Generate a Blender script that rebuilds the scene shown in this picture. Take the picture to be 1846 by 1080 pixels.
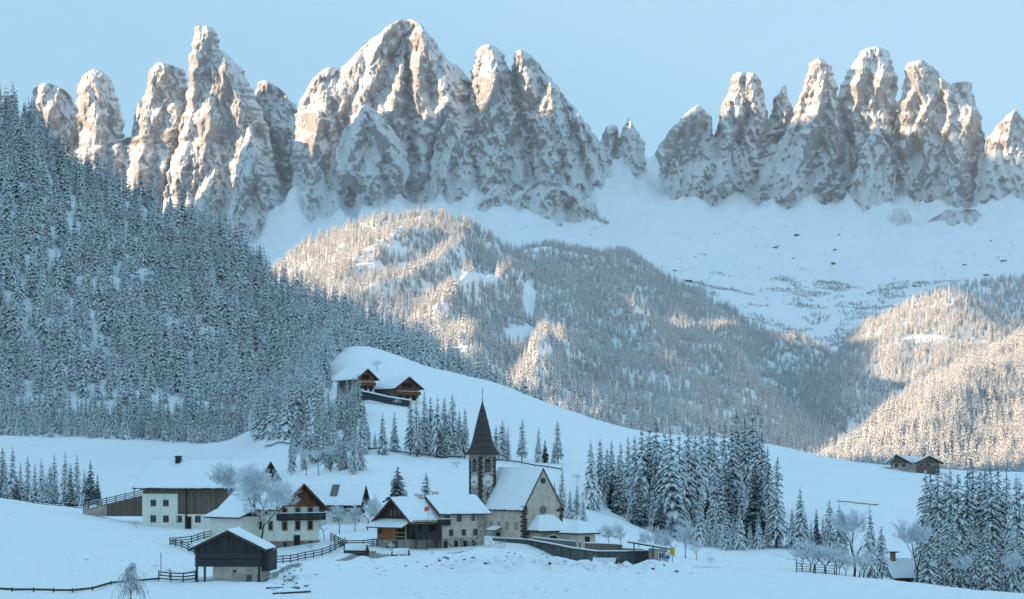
import bpy, math, random
import numpy as np
from math import radians, sin, cos, pi, sqrt, log

SC = bpy.context.scene
for o in list(bpy.data.objects):
    bpy.data.objects.remove(o)

# ---------------------------------------------------------------- camera
F = 3600.0          # focal length in photo pixels (photo 1846 px wide)
HY = 850.0          # photo row of the horizon (camera is level, lens shifted up)
CX = 923.0
cam_d = bpy.data.cameras.new('camera')
cam = bpy.data.objects.new('camera', cam_d)
SC.collection.objects.link(cam)
cam.location = (0, 0, 0)
cam.rotation_euler = (radians(90), 0, 0)
cam_d.sensor_width = 36.0
cam_d.lens = 36.0 * F / 1846.0
cam_d.shift_y = (HY - 540.0) / 1846.0
cam_d.clip_start = 1.0
cam_d.clip_end = 60000.0
SC.camera = cam

# ---------------------------------------------------------------- sky, sun, exposure
SUN_EL = radians(11.5)
SUN_AZ = radians(-112.0)       # measured from +Y (view direction) towards +X: from the left, a little behind the camera
sdir = (cos(SUN_EL) * sin(SUN_AZ), cos(SUN_EL) * cos(SUN_AZ), sin(SUN_EL))
world = bpy.data.worlds.new('World')
SC.world = world
world.use_nodes = True
wn = world.node_tree.nodes
wl = world.node_tree.links
wn.clear()
sky = wn.new('ShaderNodeTexSky')
sky.sky_type = 'NISHITA'
sky.sun_disc = False
sky.sun_elevation = SUN_EL
sky.sun_rotation = SUN_AZ
sky.altitude = 0
sky.air_density = 1.0
sky.dust_density = 0.3
sky.ozone_density = 1.0
bg = wn.new('ShaderNodeBackground')
bg.inputs['Strength'].default_value = 0.15
wo = wn.new('ShaderNodeOutputWorld')
# clear, slightly milky winter sky: the physical sky blended with an even pale blue over the whole dome
tint = wn.new('ShaderNodeMix'); tint.data_type = 'RGBA'; tint.blend_type = 'MIX'
tint.inputs[0].default_value = 0.92
tint.inputs[7].default_value = (1.02, 1.96, 2.72, 1)
wl.new(sky.outputs[0], tint.inputs[6]); wl.new(tint.outputs[2], bg.inputs[0])
wl.new(bg.outputs[0], wo.inputs[0])

sun_d = bpy.data.lights.new('sun', 'SUN')
sun_d.energy = 5.0
sun_d.angle = radians(0.6)
sun_d.color = (1.0, 0.69, 0.42)
sun = bpy.data.objects.new('sun', sun_d)
SC.collection.objects.link(sun)
from mathutils import Vector, Matrix
sun.rotation_euler = Vector(sdir).to_track_quat('Z', 'Y').to_euler()

SC.view_settings.view_transform = 'Standard'
SC.view_settings.look = 'None'
SC.view_settings.exposure = 1.22
SC.view_settings.gamma = 1.0
SC.view_settings.use_curve_mapping = False

# ---------------------------------------------------------------- helpers
def W(px, py, d):
    """photo pixel + depth (metres) -> world point"""
    return ((px - CX) / F * d, d, (HY - py) / F * d)

COL = SC.collection

def new_obj(name, mesh, parent=None, mat=None):
    o = bpy.data.objects.new(name, mesh)
    COL.objects.link(o)
    if parent is not None:
        o.parent = parent
    if mat is not None and mesh is not None and len(mesh.materials) == 0:
        mesh.materials.append(mat)
    return o

def tag(o, label=None, cat=None, group=None, kind=None):
    if label: o['label'] = label
    if cat: o['category'] = cat
    if group: o['group'] = group
    if kind: o['kind'] = kind
    return o

def empty(name, loc=(0, 0, 0), rz=0.0, label=None, cat=None, group=None):
    o = bpy.data.objects.new(name, None)
    o.empty_display_size = 0.5
    COL.objects.link(o)
    o.location = loc
    o.rotation_euler = (0, 0, rz)
    return tag(o, label, cat, group)

def mesh_np(name, verts, faces, smooth=False, nper=None):
    """verts (n,3) array, faces (m,k) array (all same k)"""
    me = bpy.data.meshes.new(name)
    verts = np.asarray(verts, dtype=np.float32)
    faces = np.asarray(faces, dtype=np.int32)
    k = faces.shape[1]
    me.vertices.add(len(verts))
    me.vertices.foreach_set('co', verts.ravel())
    me.loops.add(len(faces) * k)
    me.loops.foreach_set('vertex_index', faces.ravel())
    me.polygons.add(len(faces))
    me.polygons.foreach_set('loop_start', np.arange(0, len(faces) * k, k, dtype=np.int32))
    me.polygons.foreach_set('loop_total', np.full(len(faces), k, dtype=np.int32))
    me.update(calc_edges=True)
    if smooth:
        me.polygons.foreach_set('use_smooth', np.ones(len(faces), dtype=bool))
    me.validate()
    return me

def grid_faces(nr, nc, wrap=False):
    r = np.arange(nr - 1)[:, None]
    c = np.arange(nc if wrap else nc - 1)[None, :]
    c2 = (c + 1) % nc
    a = r * nc + c; b = r * nc + c2; d = (r + 1) * nc + c; e = (r + 1) * nc + c2
    return np.stack([a, b, e, d], -1).reshape(-1, 4)

# ---- vectorised gradient noise
_rs = np.random.RandomState(7)
_perm = _rs.permutation(4096).astype(np.int64)
_g = _rs.normal(size=(4096, 3)); _g /= np.linalg.norm(_g, axis=1)[:, None]
def noise3(x, y, z):
    x, y, z = np.broadcast_arrays(np.asarray(x, float), np.asarray(y, float), np.asarray(z, float))
    xi = np.floor(x).astype(np.int64); yi = np.floor(y).astype(np.int64); zi = np.floor(z).astype(np.int64)
    xf = x - xi; yf = y - yi; zf = z - zi
    u = xf**3 * (xf * (xf * 6 - 15) + 10); v = yf**3 * (yf * (yf * 6 - 15) + 10); w = zf**3 * (zf * (zf * 6 - 15) + 10)
    def h(i, j, k):
        return _perm[(_perm[(_perm[i & 4095] + j) & 4095] + k) & 4095]
    def gr(i, j, k, a, b, c):
        g = _g[h(i, j, k)]
        return g[..., 0] * a + g[..., 1] * b + g[..., 2] * c
    def lerp(a, b, t): return a + (b - a) * t
    r = []
    for dz in (0, 1):
        q = []
        for dy in (0, 1):
            q.append(lerp(gr(xi, yi + dy, zi + dz, xf, yf - dy, zf - dz),
                          gr(xi + 1, yi + dy, zi + dz, xf - 1, yf - dy, zf - dz), u))
        r.append(lerp(q[0], q[1], v))
    return lerp(r[0], r[1], w) * 1.6
def fbm(x, y, z, o=5, lac=2.03, gain=0.5):
    s = 0; a = 1.0
    for i in range(o):
        s = s + a * noise3(x + 17.3 * i, y + 9.1 * i, z + 3.7 * i); a *= gain
        x = x * lac; y = y * lac; z = z * lac
    return s
def ridged(x, y, z, o=5, lac=2.07, gain=0.5):
    s = 0; a = 1.0; wgt = 1.0
    for i in range(o):
        n = 1.0 - np.abs(noise3(x + 11.3 * i, y + 5.1 * i, z + 8.7 * i))
        n = n * n * wgt
        s = s + a * n
        wgt = np.clip(n * 1.6, 0, 1); a *= gain
        x = x * lac; y = y * lac; z = z * lac
    return s

def sstep(a, b, x):
    t = np.clip((x - a) / (b - a), 0, 1)
    return t * t * (3 - 2 * t)

# ---------------------------------------------------------------- materials
MATS = {}
def newmat(name):
    m = bpy.data.materials.new(name)
    m.use_nodes = True
    nt = m.node_tree
    nt.nodes.clear()
    out = nt.nodes.new('ShaderNodeOutputMaterial')
    b = nt.nodes.new('ShaderNodeBsdfPrincipled')
    nt.links.new(b.outputs[0], out.inputs[0])
    MATS[name] = m
    return m, nt, b
def N(nt, typ, **kw):
    n = nt.nodes.new(typ)
    for k, v in kw.items():
        if k.startswith('i_'):
            n.inputs[k[2:].replace('_', ' ')].default_value = v
        else:
            setattr(n, k, v)
    return n
def noise_n(nt, vec, scale, detail=4, rough=0.55):
    n = N(nt, 'ShaderNodeTexNoise')
    n.inputs['Scale'].default_value = scale
    n.inputs['Detail'].default_value = detail
    n.inputs['Roughness'].default_value = rough
    if vec is not None: nt.links.new(vec, n.inputs['Vector'])
    return n.outputs['Fac']
def mathn(nt, op, a, b=None, c=None, clamp=False):
    n = N(nt, 'ShaderNodeMath', operation=op); n.use_clamp = clamp
    for i, v in enumerate((a, b, c)):
        if v is None: continue
        if isinstance(v, (int, float)): n.inputs[i].default_value = v
        else: nt.links.new(v, n.inputs[i])
    return n.outputs[0]
def ramp(nt, fac, stops):
    n = N(nt, 'ShaderNodeValToRGB')
    cr = n.color_ramp
    while len(cr.elements) < len(stops): cr.elements.new(0.5)
    for e, (p, c) in zip(cr.elements, stops):
        e.position = p; e.color = (*c, 1)
    nt.links.new(fac, n.inputs[0])
    return n.outputs[0]
def mixc(nt, fac, a, b):
    n = N(nt, 'ShaderNodeMix', data_type='RGBA')
    if isinstance(fac, (int, float)): n.inputs[0].default_value = fac
    else: nt.links.new(fac, n.inputs[0])
    for i, v in ((6, a), (7, b)):
        if isinstance(v, tuple): n.inputs[i].default_value = (*v, 1)
        else: nt.links.new(v, n.inputs[i])
    return n.outputs[2]
def maprange(nt, v, a, b, c=0.0, d=1.0, smooth=True):
    n = N(nt, 'ShaderNodeMapRange')
    n.interpolation_type = 'SMOOTHSTEP' if smooth else 'LINEAR'
    nt.links.new(v, n.inputs[0])
    n.inputs[1].default_value = a; n.inputs[2].default_value = b
    n.inputs[3].default_value = c; n.inputs[4].default_value = d
    return n.outputs[0]
def bump(nt, bsdf, h, strength=0.5, dist=0.1):
    n = N(nt, 'ShaderNodeBump')
    n.inputs['Strength'].default_value = strength
    n.inputs['Distance'].default_value = dist
    nt.links.new(h, n.inputs['Height'])
    nt.links.new(n.outputs[0], bsdf.inputs['Normal'])
    return n
def pos(nt, obj=False, scale=(1, 1, 1)):
    if obj: o = N(nt, 'ShaderNodeTexCoord').outputs['Object']
    else: o = N(nt, 'ShaderNodeNewGeometry').outputs['Position']
    if scale != (1, 1, 1):
        m = N(nt, 'ShaderNodeMapping')
        m.inputs['Scale'].default_value = scale
        nt.links.new(o, m.inputs['Vector'])
        return m.outputs[0]
    return o
def normal_z(nt):
    g = N(nt, 'ShaderNodeNewGeometry')
    s = N(nt, 'ShaderNodeSeparateXYZ')
    nt.links.new(g.outputs['Normal'], s.inputs[0])
    return s.outputs['Z']

SNOW = (0.93, 0.94, 0.95)

def mat_snow_ground():
    m, nt, b = newmat('snow_field')
    p = pos(nt)
    n1 = noise_n(nt, p, 0.03, 5)
    n2 = noise_n(nt, p, 0.9, 6, 0.65)
    # small tufts of grass and clods poking through here and there
    thr = maprange(nt, mathn(nt, 'ADD', mathn(nt, 'MULTIPLY', n2, 1.0), mathn(nt, 'MULTIPLY', n1, 0.5)), 0.90, 0.97)
    col = mixc(nt, mathn(nt, 'MULTIPLY', thr, 0.6), SNOW, (0.10, 0.10, 0.09))
    at = N(nt, 'ShaderNodeAttribute', attribute_name='dirt')
    dn = maprange(nt, mathn(nt, 'ADD', mathn(nt, 'MULTIPLY', at.outputs['Fac'], 0.8), noise_n(nt, p, 0.7, 7, 0.75)), 0.80, 1.12, 0.0, 0.85)
    col = mixc(nt, dn, col, mixc(nt, noise_n(nt, p, 2.5, 4), (0.10, 0.08, 0.065), (0.30, 0.27, 0.24)))
    nt.links.new(col, b.inputs['Base Color'])
    b.inputs['Roughness'].default_value = 0.75
    b.inputs['Specular IOR Level'].default_value = 0.2
    h = mathn(nt, 'ADD', mathn(nt, 'MULTIPLY', noise_n(nt, p, 0.25, 6, 0.6), 1.0), mathn(nt, 'MULTIPLY', noise_n(nt, p, 2.2, 3), 0.12))
    bump(nt, b, h, 0.35, 1.0)
    return m
def mat_snow_far(name='snow_slope', fleck=0.62, rockcol=(0.16, 0.14, 0.13)):
    m, nt, b = newmat(name)
    p = pos(nt)
    n1 = noise_n(nt, p, 0.0022, 4)
    n2 = noise_n(nt, p, 0.022, 6, 0.7)
    s = mathn(nt, 'ADD', n2, mathn(nt, 'MULTIPLY', n1, 0.35))
    thr = maprange(nt, s, fleck + 0.27, fleck + 0.31)
    col = mixc(nt, mathn(nt, 'MULTIPLY', thr, 0.75), SNOW, rockcol)
    nt.links.new(col, b.inputs['Base Color'])
    b.inputs['Roughness'].default_value = 0.8
    b.inputs['Specular IOR Level'].default_value = 0.1
    bump(nt, b, noise_n(nt, p, 0.012, 7, 0.62), 0.5, 25.0)
    return m
def mat_mountain():
    m, nt, b = newmat('dolomite_rock_and_snow')
    p = pos(nt)
    mp = N(nt, 'ShaderNodeMapping'); nt.links.new(p, mp.inputs['Vector'])
    mp.inputs['Rotation'].default_value = (0, radians(12), 0); mp.inputs['Scale'].default_value = (1, 1, 0.14)
    mq = N(nt, 'ShaderNodeMapping'); nt.links.new(p, mq.inputs['Vector'])
    mq.inputs['Rotation'].default_value = (0, radians(-62), 0); mq.inputs['Scale'].default_value = (1, 1, 0.25)
    nz = normal_z(nt)
    big = noise_n(nt, p, 0.0055, 4)
    mid = noise_n(nt, mp.outputs[0], 0.17, 8, 0.85)
    mid2 = noise_n(nt, mq.outputs[0], 0.09, 8, 0.8)
    fine = noise_n(nt, p, 0.2, 6, 0.85)
    at = N(nt, 'ShaderNodeAttribute', attribute_name='snow_cover')
    s = mathn(nt, 'ADD', mathn(nt, 'MULTIPLY', nz, 1.35), at.outputs['Fac'])
    for src, k in ((mid, 1.0), (mid2, 0.7), (fine, 1.3), (big, 1.5)):
        s = mathn(nt, 'ADD', s, mathn(nt, 'MULTIPLY', mathn(nt, 'SUBTRACT', src, 0.5), k))
    snow = maprange(nt, s, -0.12, 0.36, 0.20, 1.0)
    rock = ramp(nt, noise_n(nt, pos(nt, scale=(1, 1, 0.5)), 0.008, 6, 0.7),
                [(0.30, (0.31, 0.315, 0.33)), (0.5, (0.37, 0.36, 0.36)), (0.66, (0.43, 0.385, 0.36)), (0.8, (0.36, 0.355, 0.36))])
    dk = mathn(nt, 'MULTIPLY', maprange(nt, noise_n(nt, pos(nt, scale=(1, 1, 0.2)), 0.06, 6, 0.75), 0.35, 0.6, 0.6, 1.05), maprange(nt, noise_n(nt, pos(nt, scale=(1, 1, 0.10)), 0.16, 5, 0.7), 0.38, 0.5, 0.45, 1.0))
    mx = N(nt, 'ShaderNodeMix', data_type='RGBA', blend_type='MULTIPLY'); mx.inputs[0].default_value = 1
    nt.links.new(rock, mx.inputs[6]); nt.links.new(dk, mx.inputs[7])
    col = mixc(nt, mathn(nt, 'MULTIPLY', snow, 0.93), mx.outputs[2], SNOW)
    nt.links.new(col, b.inputs['Base Color'])
    b.inputs['Roughness'].default_value = 0.85
    b.inputs['Specular IOR Level'].default_value = 0.1
    h = mathn(nt, 'ADD', mid, mathn(nt, 'MULTIPLY', fine, 0.25))
    bump(nt, b, h, 0.8, 9.0)
    return m
M_SNOW = mat_snow_ground()
M_SCREE = mat_snow_far('scree_snow', 0.60)
M_SLOPE = mat_snow_far('forest_floor_snow', 0.70)
M_ROCK = mat_mountain()
M_HAZE = bpy.data.materials.new('air')
# ---------------------------------------------------------------- near ground (village, meadows)
GC = {
 -500: [(100,-11),(250,-9),(400,-2),(600,6),(800,22),(1000,40),(1300,45)],
 -150: [(60,-12),(120,-12),(200,-12),(300,-9),(420,-4),(520,-5),(600,-3),(800,9),(1000,26),(1300,32)],
 0:   [(200,1085),(300,978),(420,897),(520,916),(600,895),(800,822),(1000,768),(1300,740)],
 130: [(200,1095),(300,992),(400,914),(460,918),(600,888),(800,825),(1000,772)],
 250: [(200,1110),(250,1050),(300,1000),(360,952),(450,925),(520,900),(700,845),(1000,775),(1300,760)],
 400: [(200,1108),(250,1048),(300,1002),(330,975),(360,955),(450,905),(600,840),(1000,785)],
 480: [(200,1102),(250,1050),(320,992),(360,960),(450,892),(550,842),(750,800),(1000,790)],
 545: [(200,1100),(250,1048),(320,990),(400,918),(480,860),(550,812),(650,760),(760,715),(880,690),(1000,690),(1300,740)],
 620: [(200,1098),(250,1045),(320,988),(400,915),(480,845),(520,808),(620,722),(750,665),(880,628),(1100,650),(1300,700)],
 750: [(200,1092),(250,1042),(320,990),(400,915),(480,848),(520,822),(620,724),(760,672),(850,656),(1000,680),(1200,760)],
 900: [(200,1090),(250,1040),(290,1008),(350,968),(420,905),(500,845),(560,808),(700,715),(800,690),(1000,720),(1200,800)],
 1080:[(200,1082),(250,1038),(300,1012),(350,975),(420,935),(500,870),(560,835),(700,768),(760,758),(900,790),(1200,860)],
 1250:[(200,1082),(280,1028),(350,1000),(450,965),(550,892),(700,805),(800,787),(1000,820),(1200,860)],
 1380:[(200,1085),(300,1032),(400,995),(450,968),(550,900),(700,815),(760,801),(900,830),(1200,880)],
 1500:[(200,1090),(300,1042),(360,1018),(430,988),(500,940),(600,878),(720,829),(800,830),(1000,870),(1200,900)],
 1680:[(200,1095),(300,1054),(400,1064),(480,1010),(600,930),(700,864),(740,849),(850,852),(1000,880),(1200,900)],
 1846:[(200,1100),(300,1070),(400,1076),(500,1010),(650,905),(750,860),(850,853),(1000,880),(1200,900)],
 2300:[(200,1110),(300,1085),(400,1075),(650,900),(850,860),(1200,900)],
}
_P = []; _Z = []
for px, rows in GC.items():
    for d, v in rows:
        z = v if px < 0 else (HY - v) / F * d
        _P.append((px / 260.0, log(d) * 4.0)); _Z.append(z)
    _P.append((px / 260.0, log(45.0) * 4.0)); _Z.append(-12.5)
    _P.append((px / 260.0, log(1600.0) * 4.0)); _Z.append(-50.0 if px > 500 else (20 if px<300 else -20))
_P = np.array(_P); _Z = np.array(_Z)
def _tps(r): return np.where(r > 1e-9, r * r * np.log(r + 1e-12), 0.0)
_n = len(_P)
_A = np.zeros((_n + 3, _n + 3))
_D = np.sqrt(((_P[:, None] - _P[None]) ** 2).sum(-1))
_A[:_n, :_n] = _tps(_D) + np.eye(_n) * 0.02
_A[:_n, _n] = 1; _A[:_n, _n+1:] = _P; _A[_n, :_n] = 1; _A[_n+1:, :_n] = _P.T
_wts = np.linalg.solve(_A, np.concatenate([_Z, np.zeros(3)]))
def _w(px, d): return ((px - CX) / F * d, d)
# lanes and paths trodden and ploughed into the snow: (points, half width, depth)
TRACKS = [
 ([_w(655, 312), _w(700, 303), _w(760, 297), _w(830, 295), _w(880, 300)], 1.6, .35),
 ([_w(1080, 282), _w(1150, 284), _w(1210, 288), _w(1290, 300)], 1.5, .3),
 ([_w(655, 312), _w(610, 300), _w(560, 286), _w(500, 268), _w(470, 252)], .9, .25),
 ([_w(430, 205), _w(620, 226), _w(800, 240), _w(1000, 246), _w(1250, 262)], .35, .18),
 ([_w(437, 204), _w(628, 224.4), _w(806, 238.2), _w(1004, 244.2), _w(1253, 260)], .35, .18),
 ([_w(60, 300), _w(150, 310), _w(250, 335), _w(330, 352)], .30, .15),
 ([_w(900, 425), _w(1040, 470), _w(1180, 590), _w(1400, 690)], .4, .2),
]
def seg_dist0(x, y, pts):
    best = np.full(x.shape, 1e9)
    for (ax, ay), (bx, by) in zip(pts[:-1], pts[1:]):
        vx, vy = bx - ax, by - ay
        k = np.clip(((x - ax) * vx + (y - ay) * vy) / (vx * vx + vy * vy), 0, 1)
        best = np.minimum(best, np.hypot(x - ax - k * vx, y - ay - k * vy))
    return best, None
def ground_pd(px, d):
    """ground height at photo column px and depth d"""
    px = np.atleast_1d(np.asarray(px, float)); d = np.atleast_1d(np.asarray(d, float))
    px, d = np.broadcast_arrays(px, d)
    u = np.clip(px, -600, 2500) / 260.0; v = np.log(np.maximum(d, 40)) * 4.0
    out = np.empty(u.size); uf = u.ravel(); vf = v.ravel()
    for i in range(0, u.size, 20000):
        r = np.sqrt((uf[i:i+20000, None] - _P[None, :, 0]) ** 2 + (vf[i:i+20000, None] - _P[None, :, 1]) ** 2)
        out[i:i+20000] = _tps(r) @ _wts[:_n] + _wts[_n] + uf[i:i+20000] * _wts[_n+1] + vf[i:i+20000] * _wts[_n+2]
    out = out.reshape(u.shape)
    x = (px - CX) / F * d
    w = sstep(60, 200, d)
    out = out + w * (0.9 * fbm(x / 45, d / 45, 0.5, 3) + 0.18 * fbm(x / 6, d / 6, 2.5, 3))
    # lumpy snow-covered spoil and rubble below the village
    k = np.exp(-((px - 1000) / 250.0) ** 4) * np.exp(-((d - 272) / 20.0) ** 2)
    k2 = np.exp(-((px - 520) / 60.0) ** 2) * np.exp(-((d - 262) / 22.0) ** 2)
    out = out + (k + k2) * (1.15 * fbm(x / 3.4, d / 3.4, 6.1, 4, gain=0.62)) + w * np.clip(1 - d / 420, 0, 1) * 0.35 * fbm(x / 11, d / 9, 4.4, 3)
    for pts_, wd_, dp_ in TRACKS:
        dist, _ = seg_dist0(x, d, pts_)
        out = out - dp_ * np.exp(-(dist / wd_) ** 2)
    for bx, by, br, bh in ((-11.5, 292, 8, .8), (-3.0, 297, 6, 1.1), (22, 280, 4, 1.0), (-25, 282, 9, .8), (4, 286, 7, .6), (-6, 280, 12, .5)):
        out = out + bh * np.exp(-((x - bx) / br) ** 2 - ((d - by) / (br * 0.8)) ** 2)
    return out
def gz(x, y):
    return float(ground_pd(CX + x / y * F, y)[0])
def gxy(px, d):
    """world point on the ground"""
    return ((px - CX) / F * d, d, float(ground_pd(px, d)[0]))

pxs = np.concatenate([np.linspace(-600, -60, 28), np.linspace(-50, 1900, 520), np.linspace(1915, 2500, 26)])
ds = np.concatenate([np.geomspace(40, 190, 24), np.geomspace(193, 420, 250), np.geomspace(423, 1100, 200), np.geomspace(1110, 1600, 20)])
PX, DD = np.meshgrid(pxs, ds)
ZZ = ground_pd(PX, DD)
V = np.stack([(PX - CX) / F * DD, DD, ZZ], -1).reshape(-1, 3)
o = new_obj('snow_meadow', mesh_np('snow_meadow', V, grid_faces(len(ds), len(pxs)), True), mat=M_SNOW)
_d = np.zeros(V.shape[0])
for pts_, wd_, dp_ in TRACKS[:3]:
    _d = np.maximum(_d, np.exp(-(seg_dist0(V[:, 0], V[:, 1], pts_)[0] / (wd_ * 1.5)) ** 2))
_pxv = CX + V[:, 0] / V[:, 1] * F
_d = np.maximum(_d, .47 * np.exp(-((_pxv - 1000) / 270.0) ** 4) * np.exp(-((V[:, 1] - 276) / 14.0) ** 2))
_d = np.maximum(_d, .50 * np.exp(-((_pxv - 515) / 40.0) ** 2) * np.exp(-((V[:, 1] - 256) / 16.0) ** 2))
_d = np.maximum(_d, .27 * np.exp(-((_pxv - 130) / 170.0) ** 2) * np.exp(-((V[:, 1] - 262) / 34.0) ** 2))
_a = o.data.attributes.new('dirt', 'FLOAT', 'POINT'); _a.data.foreach_set('value', _d.astype(np.float32))
tag(o, kind='structure')

# flat ground round and behind the camera, and the wide valley floor
def sheet(name, x0, x1, y0, y1, nx, ny, zf, mat):
    X, Y = np.meshgrid(np.linspace(x0, x1, nx), np.linspace(y0, y1, ny))
    Z = zf(X, Y)
    o = new_obj(name, mesh_np(name, np.stack([X, Y, Z], -1).reshape(-1, 3), grid_faces(ny, nx), True), mat=mat)
    return tag(o, kind='structure')
def zfloor(X, Y):
    near = sstep(1500, 300, Y)
    z = -90 + 75 * sstep(1300, 500, Y) * 0 - 0 * near
    z = -90.0 + 20 * fbm(X / 900, Y / 900, 1.0, 3)
    return z
sheet('valley_floor', -4500, 4500, 900, 9000, 110, 100, zfloor, M_SLOPE)
def znear(X, Y):
    return -14.5 + 0.5 * fbm(X / 40, Y / 40, 3.0, 3) - 80 * sstep(900, 1500, Y) - 12 * sstep(150, 420, Y)
sheet('lower_meadow', -2500, 3500, -2500, 1500, 140, 120, znear, M_SNOW)

# ---------------------------------------------------------------- hills as row-interpolated sheets
class Hill:
    """rows: list of (list of (px, py, d)) from near to far; smooth interpolation along px, linear between rows"""
    def __init__(s, rows, px0, px1, fall=0.9, back=500, amp=8.0, scale=90.0, ribs=(), seed=0.0, fans=0.0):
        s.fans = fans
        s.rows = rows; s.px0 = px0; s.px1 = px1; s.fall = fall; s.back = back
        s.amp = amp; s.scale = scale; s.ribs = ribs; s.seed = seed
    def row(s, i, px):
        r = s.rows[i]
        a = [p[0] for p in r]
        return np.interp(px, a, [p[1] for p in r]), np.interp(px, a, [p[2] for p in r])
    def pt(s, px, t):
        """t in 0..n-1 front rows; n-1..n = behind the crest"""
        px, t = np.broadcast_arrays(np.asarray(px, float), np.asarray(t, float))
        n = len(s.rows)
        R = [s.row(i, px) for i in range(n)]
        Zs = [(HY - py) / F * d for py, d in R]; Ds = [d for py, d in R]
        # back rows
        Zs.append(Zs[-1] - s.back * s.fall); Ds.append(Ds[-1] + s.back)
        Zs = np.stack(Zs); Ds = np.stack(Ds)
        i = np.clip(np.floor(t).astype(int), 0, n - 1)
        f = t - i
        take = lambda A, k: np.take_along_axis(A, np.clip(k, 0, n)[None], 0)[0]
        # Catmull-Rom on the heights inside, linear in depth
        z0 = take(Zs, i); z1 = take(Zs, i + 1)
        d0 = take(Ds, i); d1 = take(Ds, i + 1)
        z = z0 + (z1 - z0) * f; d = d0 + (d1 - d0) * f
        # round the crest
        x = (px - CX) / F * d
        zz = z + s.amp * (fbm(x / s.scale, d / s.scale, s.seed, 4)) * np.clip(1.0 - 0.0 * t, 0, 1)
        if s.fans:
            zz = zz + s.fans * sstep(2.6, 4.0, t) * sstep(5.2, 4.6, t) * (ridged(px / 55.0 + .25 * t, t * .35, 4.2, 4) - 0.85)
        for (ax, ay, bx, by, wd, h) in s.ribs:
            py = HY - z / d * F
            vx, vy = bx - ax, by - ay; L2 = vx * vx + vy * vy
            k = np.clip(((px - ax) * vx + (py - ay) * vy) / L2, 0, 1)
            dist = np.hypot(px - ax - k * vx, py - ay - k * vy)
            zz = zz + h * np.exp(-(dist / wd) ** 2) * np.sin(np.clip(k, .12, .88) * pi)
        return np.stack([x, d, zz], -1)
    def build(s, name, nx, nt, mat):
        n = len(s.rows)
        px = np.linspace(s.px0, s.px1, nx)
        t = np.linspace(0, n, nt)
        T, X = np.meshgrid(t, px, indexing='ij')
        V = s.pt(X, T).reshape(-1, 3)
        s.obj = tag(new_obj(name, mesh_np(name, V, grid_faces(nt, nx), True), mat=mat), kind='structure')
        return s
    def scatter(s, n, rng, t0=0.0, t1=None, px0=None, px1=None, keep=None, weight_area=True):
        """random points, uniform in ground area"""
        t1 = len(s.rows) - 1 + 0.06 if t1 is None else t1
        a = s.px0 if px0 is None else px0; b = s.px1 if px1 is None else px1
        px = rng.uniform(a, b, n * 6); t = rng.uniform(t0, t1, n * 6)
        e = 1e-2
        P = s.pt(px, t)
        if weight_area:
            Pu = s.pt(px + 1.0, t) - P; Pv = (s.pt(px, t + e) - P)
            ar = np.linalg.norm(np.cross(Pu, Pv), axis=1)
            k = rng.uniform(0, np.percentile(ar, 98), len(ar)) < ar
        else: k = np.ones(len(px), bool)
        if keep is not None:
            py = HY - P[:, 2] / P[:, 1] * F
            k &= keep(px, py, P)
        P = P[k]; px = px[k]
        return P[:n]

left_hill = Hill([
    [(-900,900,700),(0,960,780),(400,960,780),(560,900,780),(640,820,800),(900,900,820),(1050,950,850)],
    [(-900,760,820),(-300,770,940),(0,772,985),(300,785,985),(480,790,960),(560,715,960),(640,655,960),(760,668,960),(900,740,1000),(1000,790,1050)],
    [(-900,300,1150),(-300,430,1200),(0,480,1200),(300,600,1180),(480,690,1150),(600,640,1120),(760,662,1130),(900,745,1130),(1000,800,1150)],
    [(-900,160,1450),(-300,70,1430),(-60,150,1400),(0,192,1400),(60,232,1400),(120,290,1400),(170,318,1400),(230,355,1400),(290,392,1400),(360,425,1400),(430,462,1390),(500,520,1380),(600,572,1370),(680,612,1350),(760,655,1340),(900,760,1300),(1000,850,1300)],
 ], -900, 1000, fall=1.1, back=330, amp=7, scale=70, seed=3.3).build('forest_hill', 150, 110, M_SLOPE)

centre_hill = Hill([
    [(380,1000,1750),(1620,1150,1750)],
    [(380,640,2500),(600,660,2300),(800,700,2200),(1000,770,2100),(1200,820,2100),(1400,850,2300),(1620,880,2500)],
    [(380,590,2900),(600,540,2850),(800,560,2800),(1000,640,2700),(1200,720,2700),(1400,780,2750),(1620,830,2900)],
    [(380,570,3400),(480,500,3400),(560,440,3400),(620,405,3400),(680,390,3400),(740,388,3400),(800,396,3400),(850,428,3400),(900,450,3400),(940,470,3400),(1000,500,3400),(1060,530,3380),(1130,562,3350),(1200,600,3300),(1300,660,3300),(1400,710,3250),(1500,765,3200),(1620,820,3200)],
 ], 380, 1620, fall=0.8, back=500, amp=22, scale=190, seed=9.1,
 ribs=((545,525,850,425,16,38),(610,565,880,455,14,38),(750,600,940,515,16,48),(950,710,1010,640,26,60),(800,640,880,660,25,30),(1090,520,1250,740,30,35),(1190,560,1400,780,30,35))
 ).build('wooded_hill', 300, 160, M_SLOPE)

back_hill = Hill([
    [(900,800,3350),(1200,850,3350),(1400,900,3300),(1700,1000,3000)],
    [(900,560,3600),(1000,560,3600),(1200,640,3600),(1400,720,3500),(1600,760,3300),(1700,790,3200)],
    [(900,470,4300),(940,450,4300),(980,445,4300),(1040,447,4300),(1100,455,4300),(1150,475,4250),(1200,505,4200),(1250,530,4150),(1300,556,4050),(1350,585,4000),(1400,600,3950),(1480,632,3850),(1530,652,3800),(1600,690,3700),(1700,740,3600)],
 ], 900, 1700, fall=0.7, back=500, amp=20, scale=170, seed=5.1,
 ribs=((1120,480,1300,700,28,35),(1250,560,1420,760,28,35))).build('far_wooded_hill', 200, 110, M_SLOPE)

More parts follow.
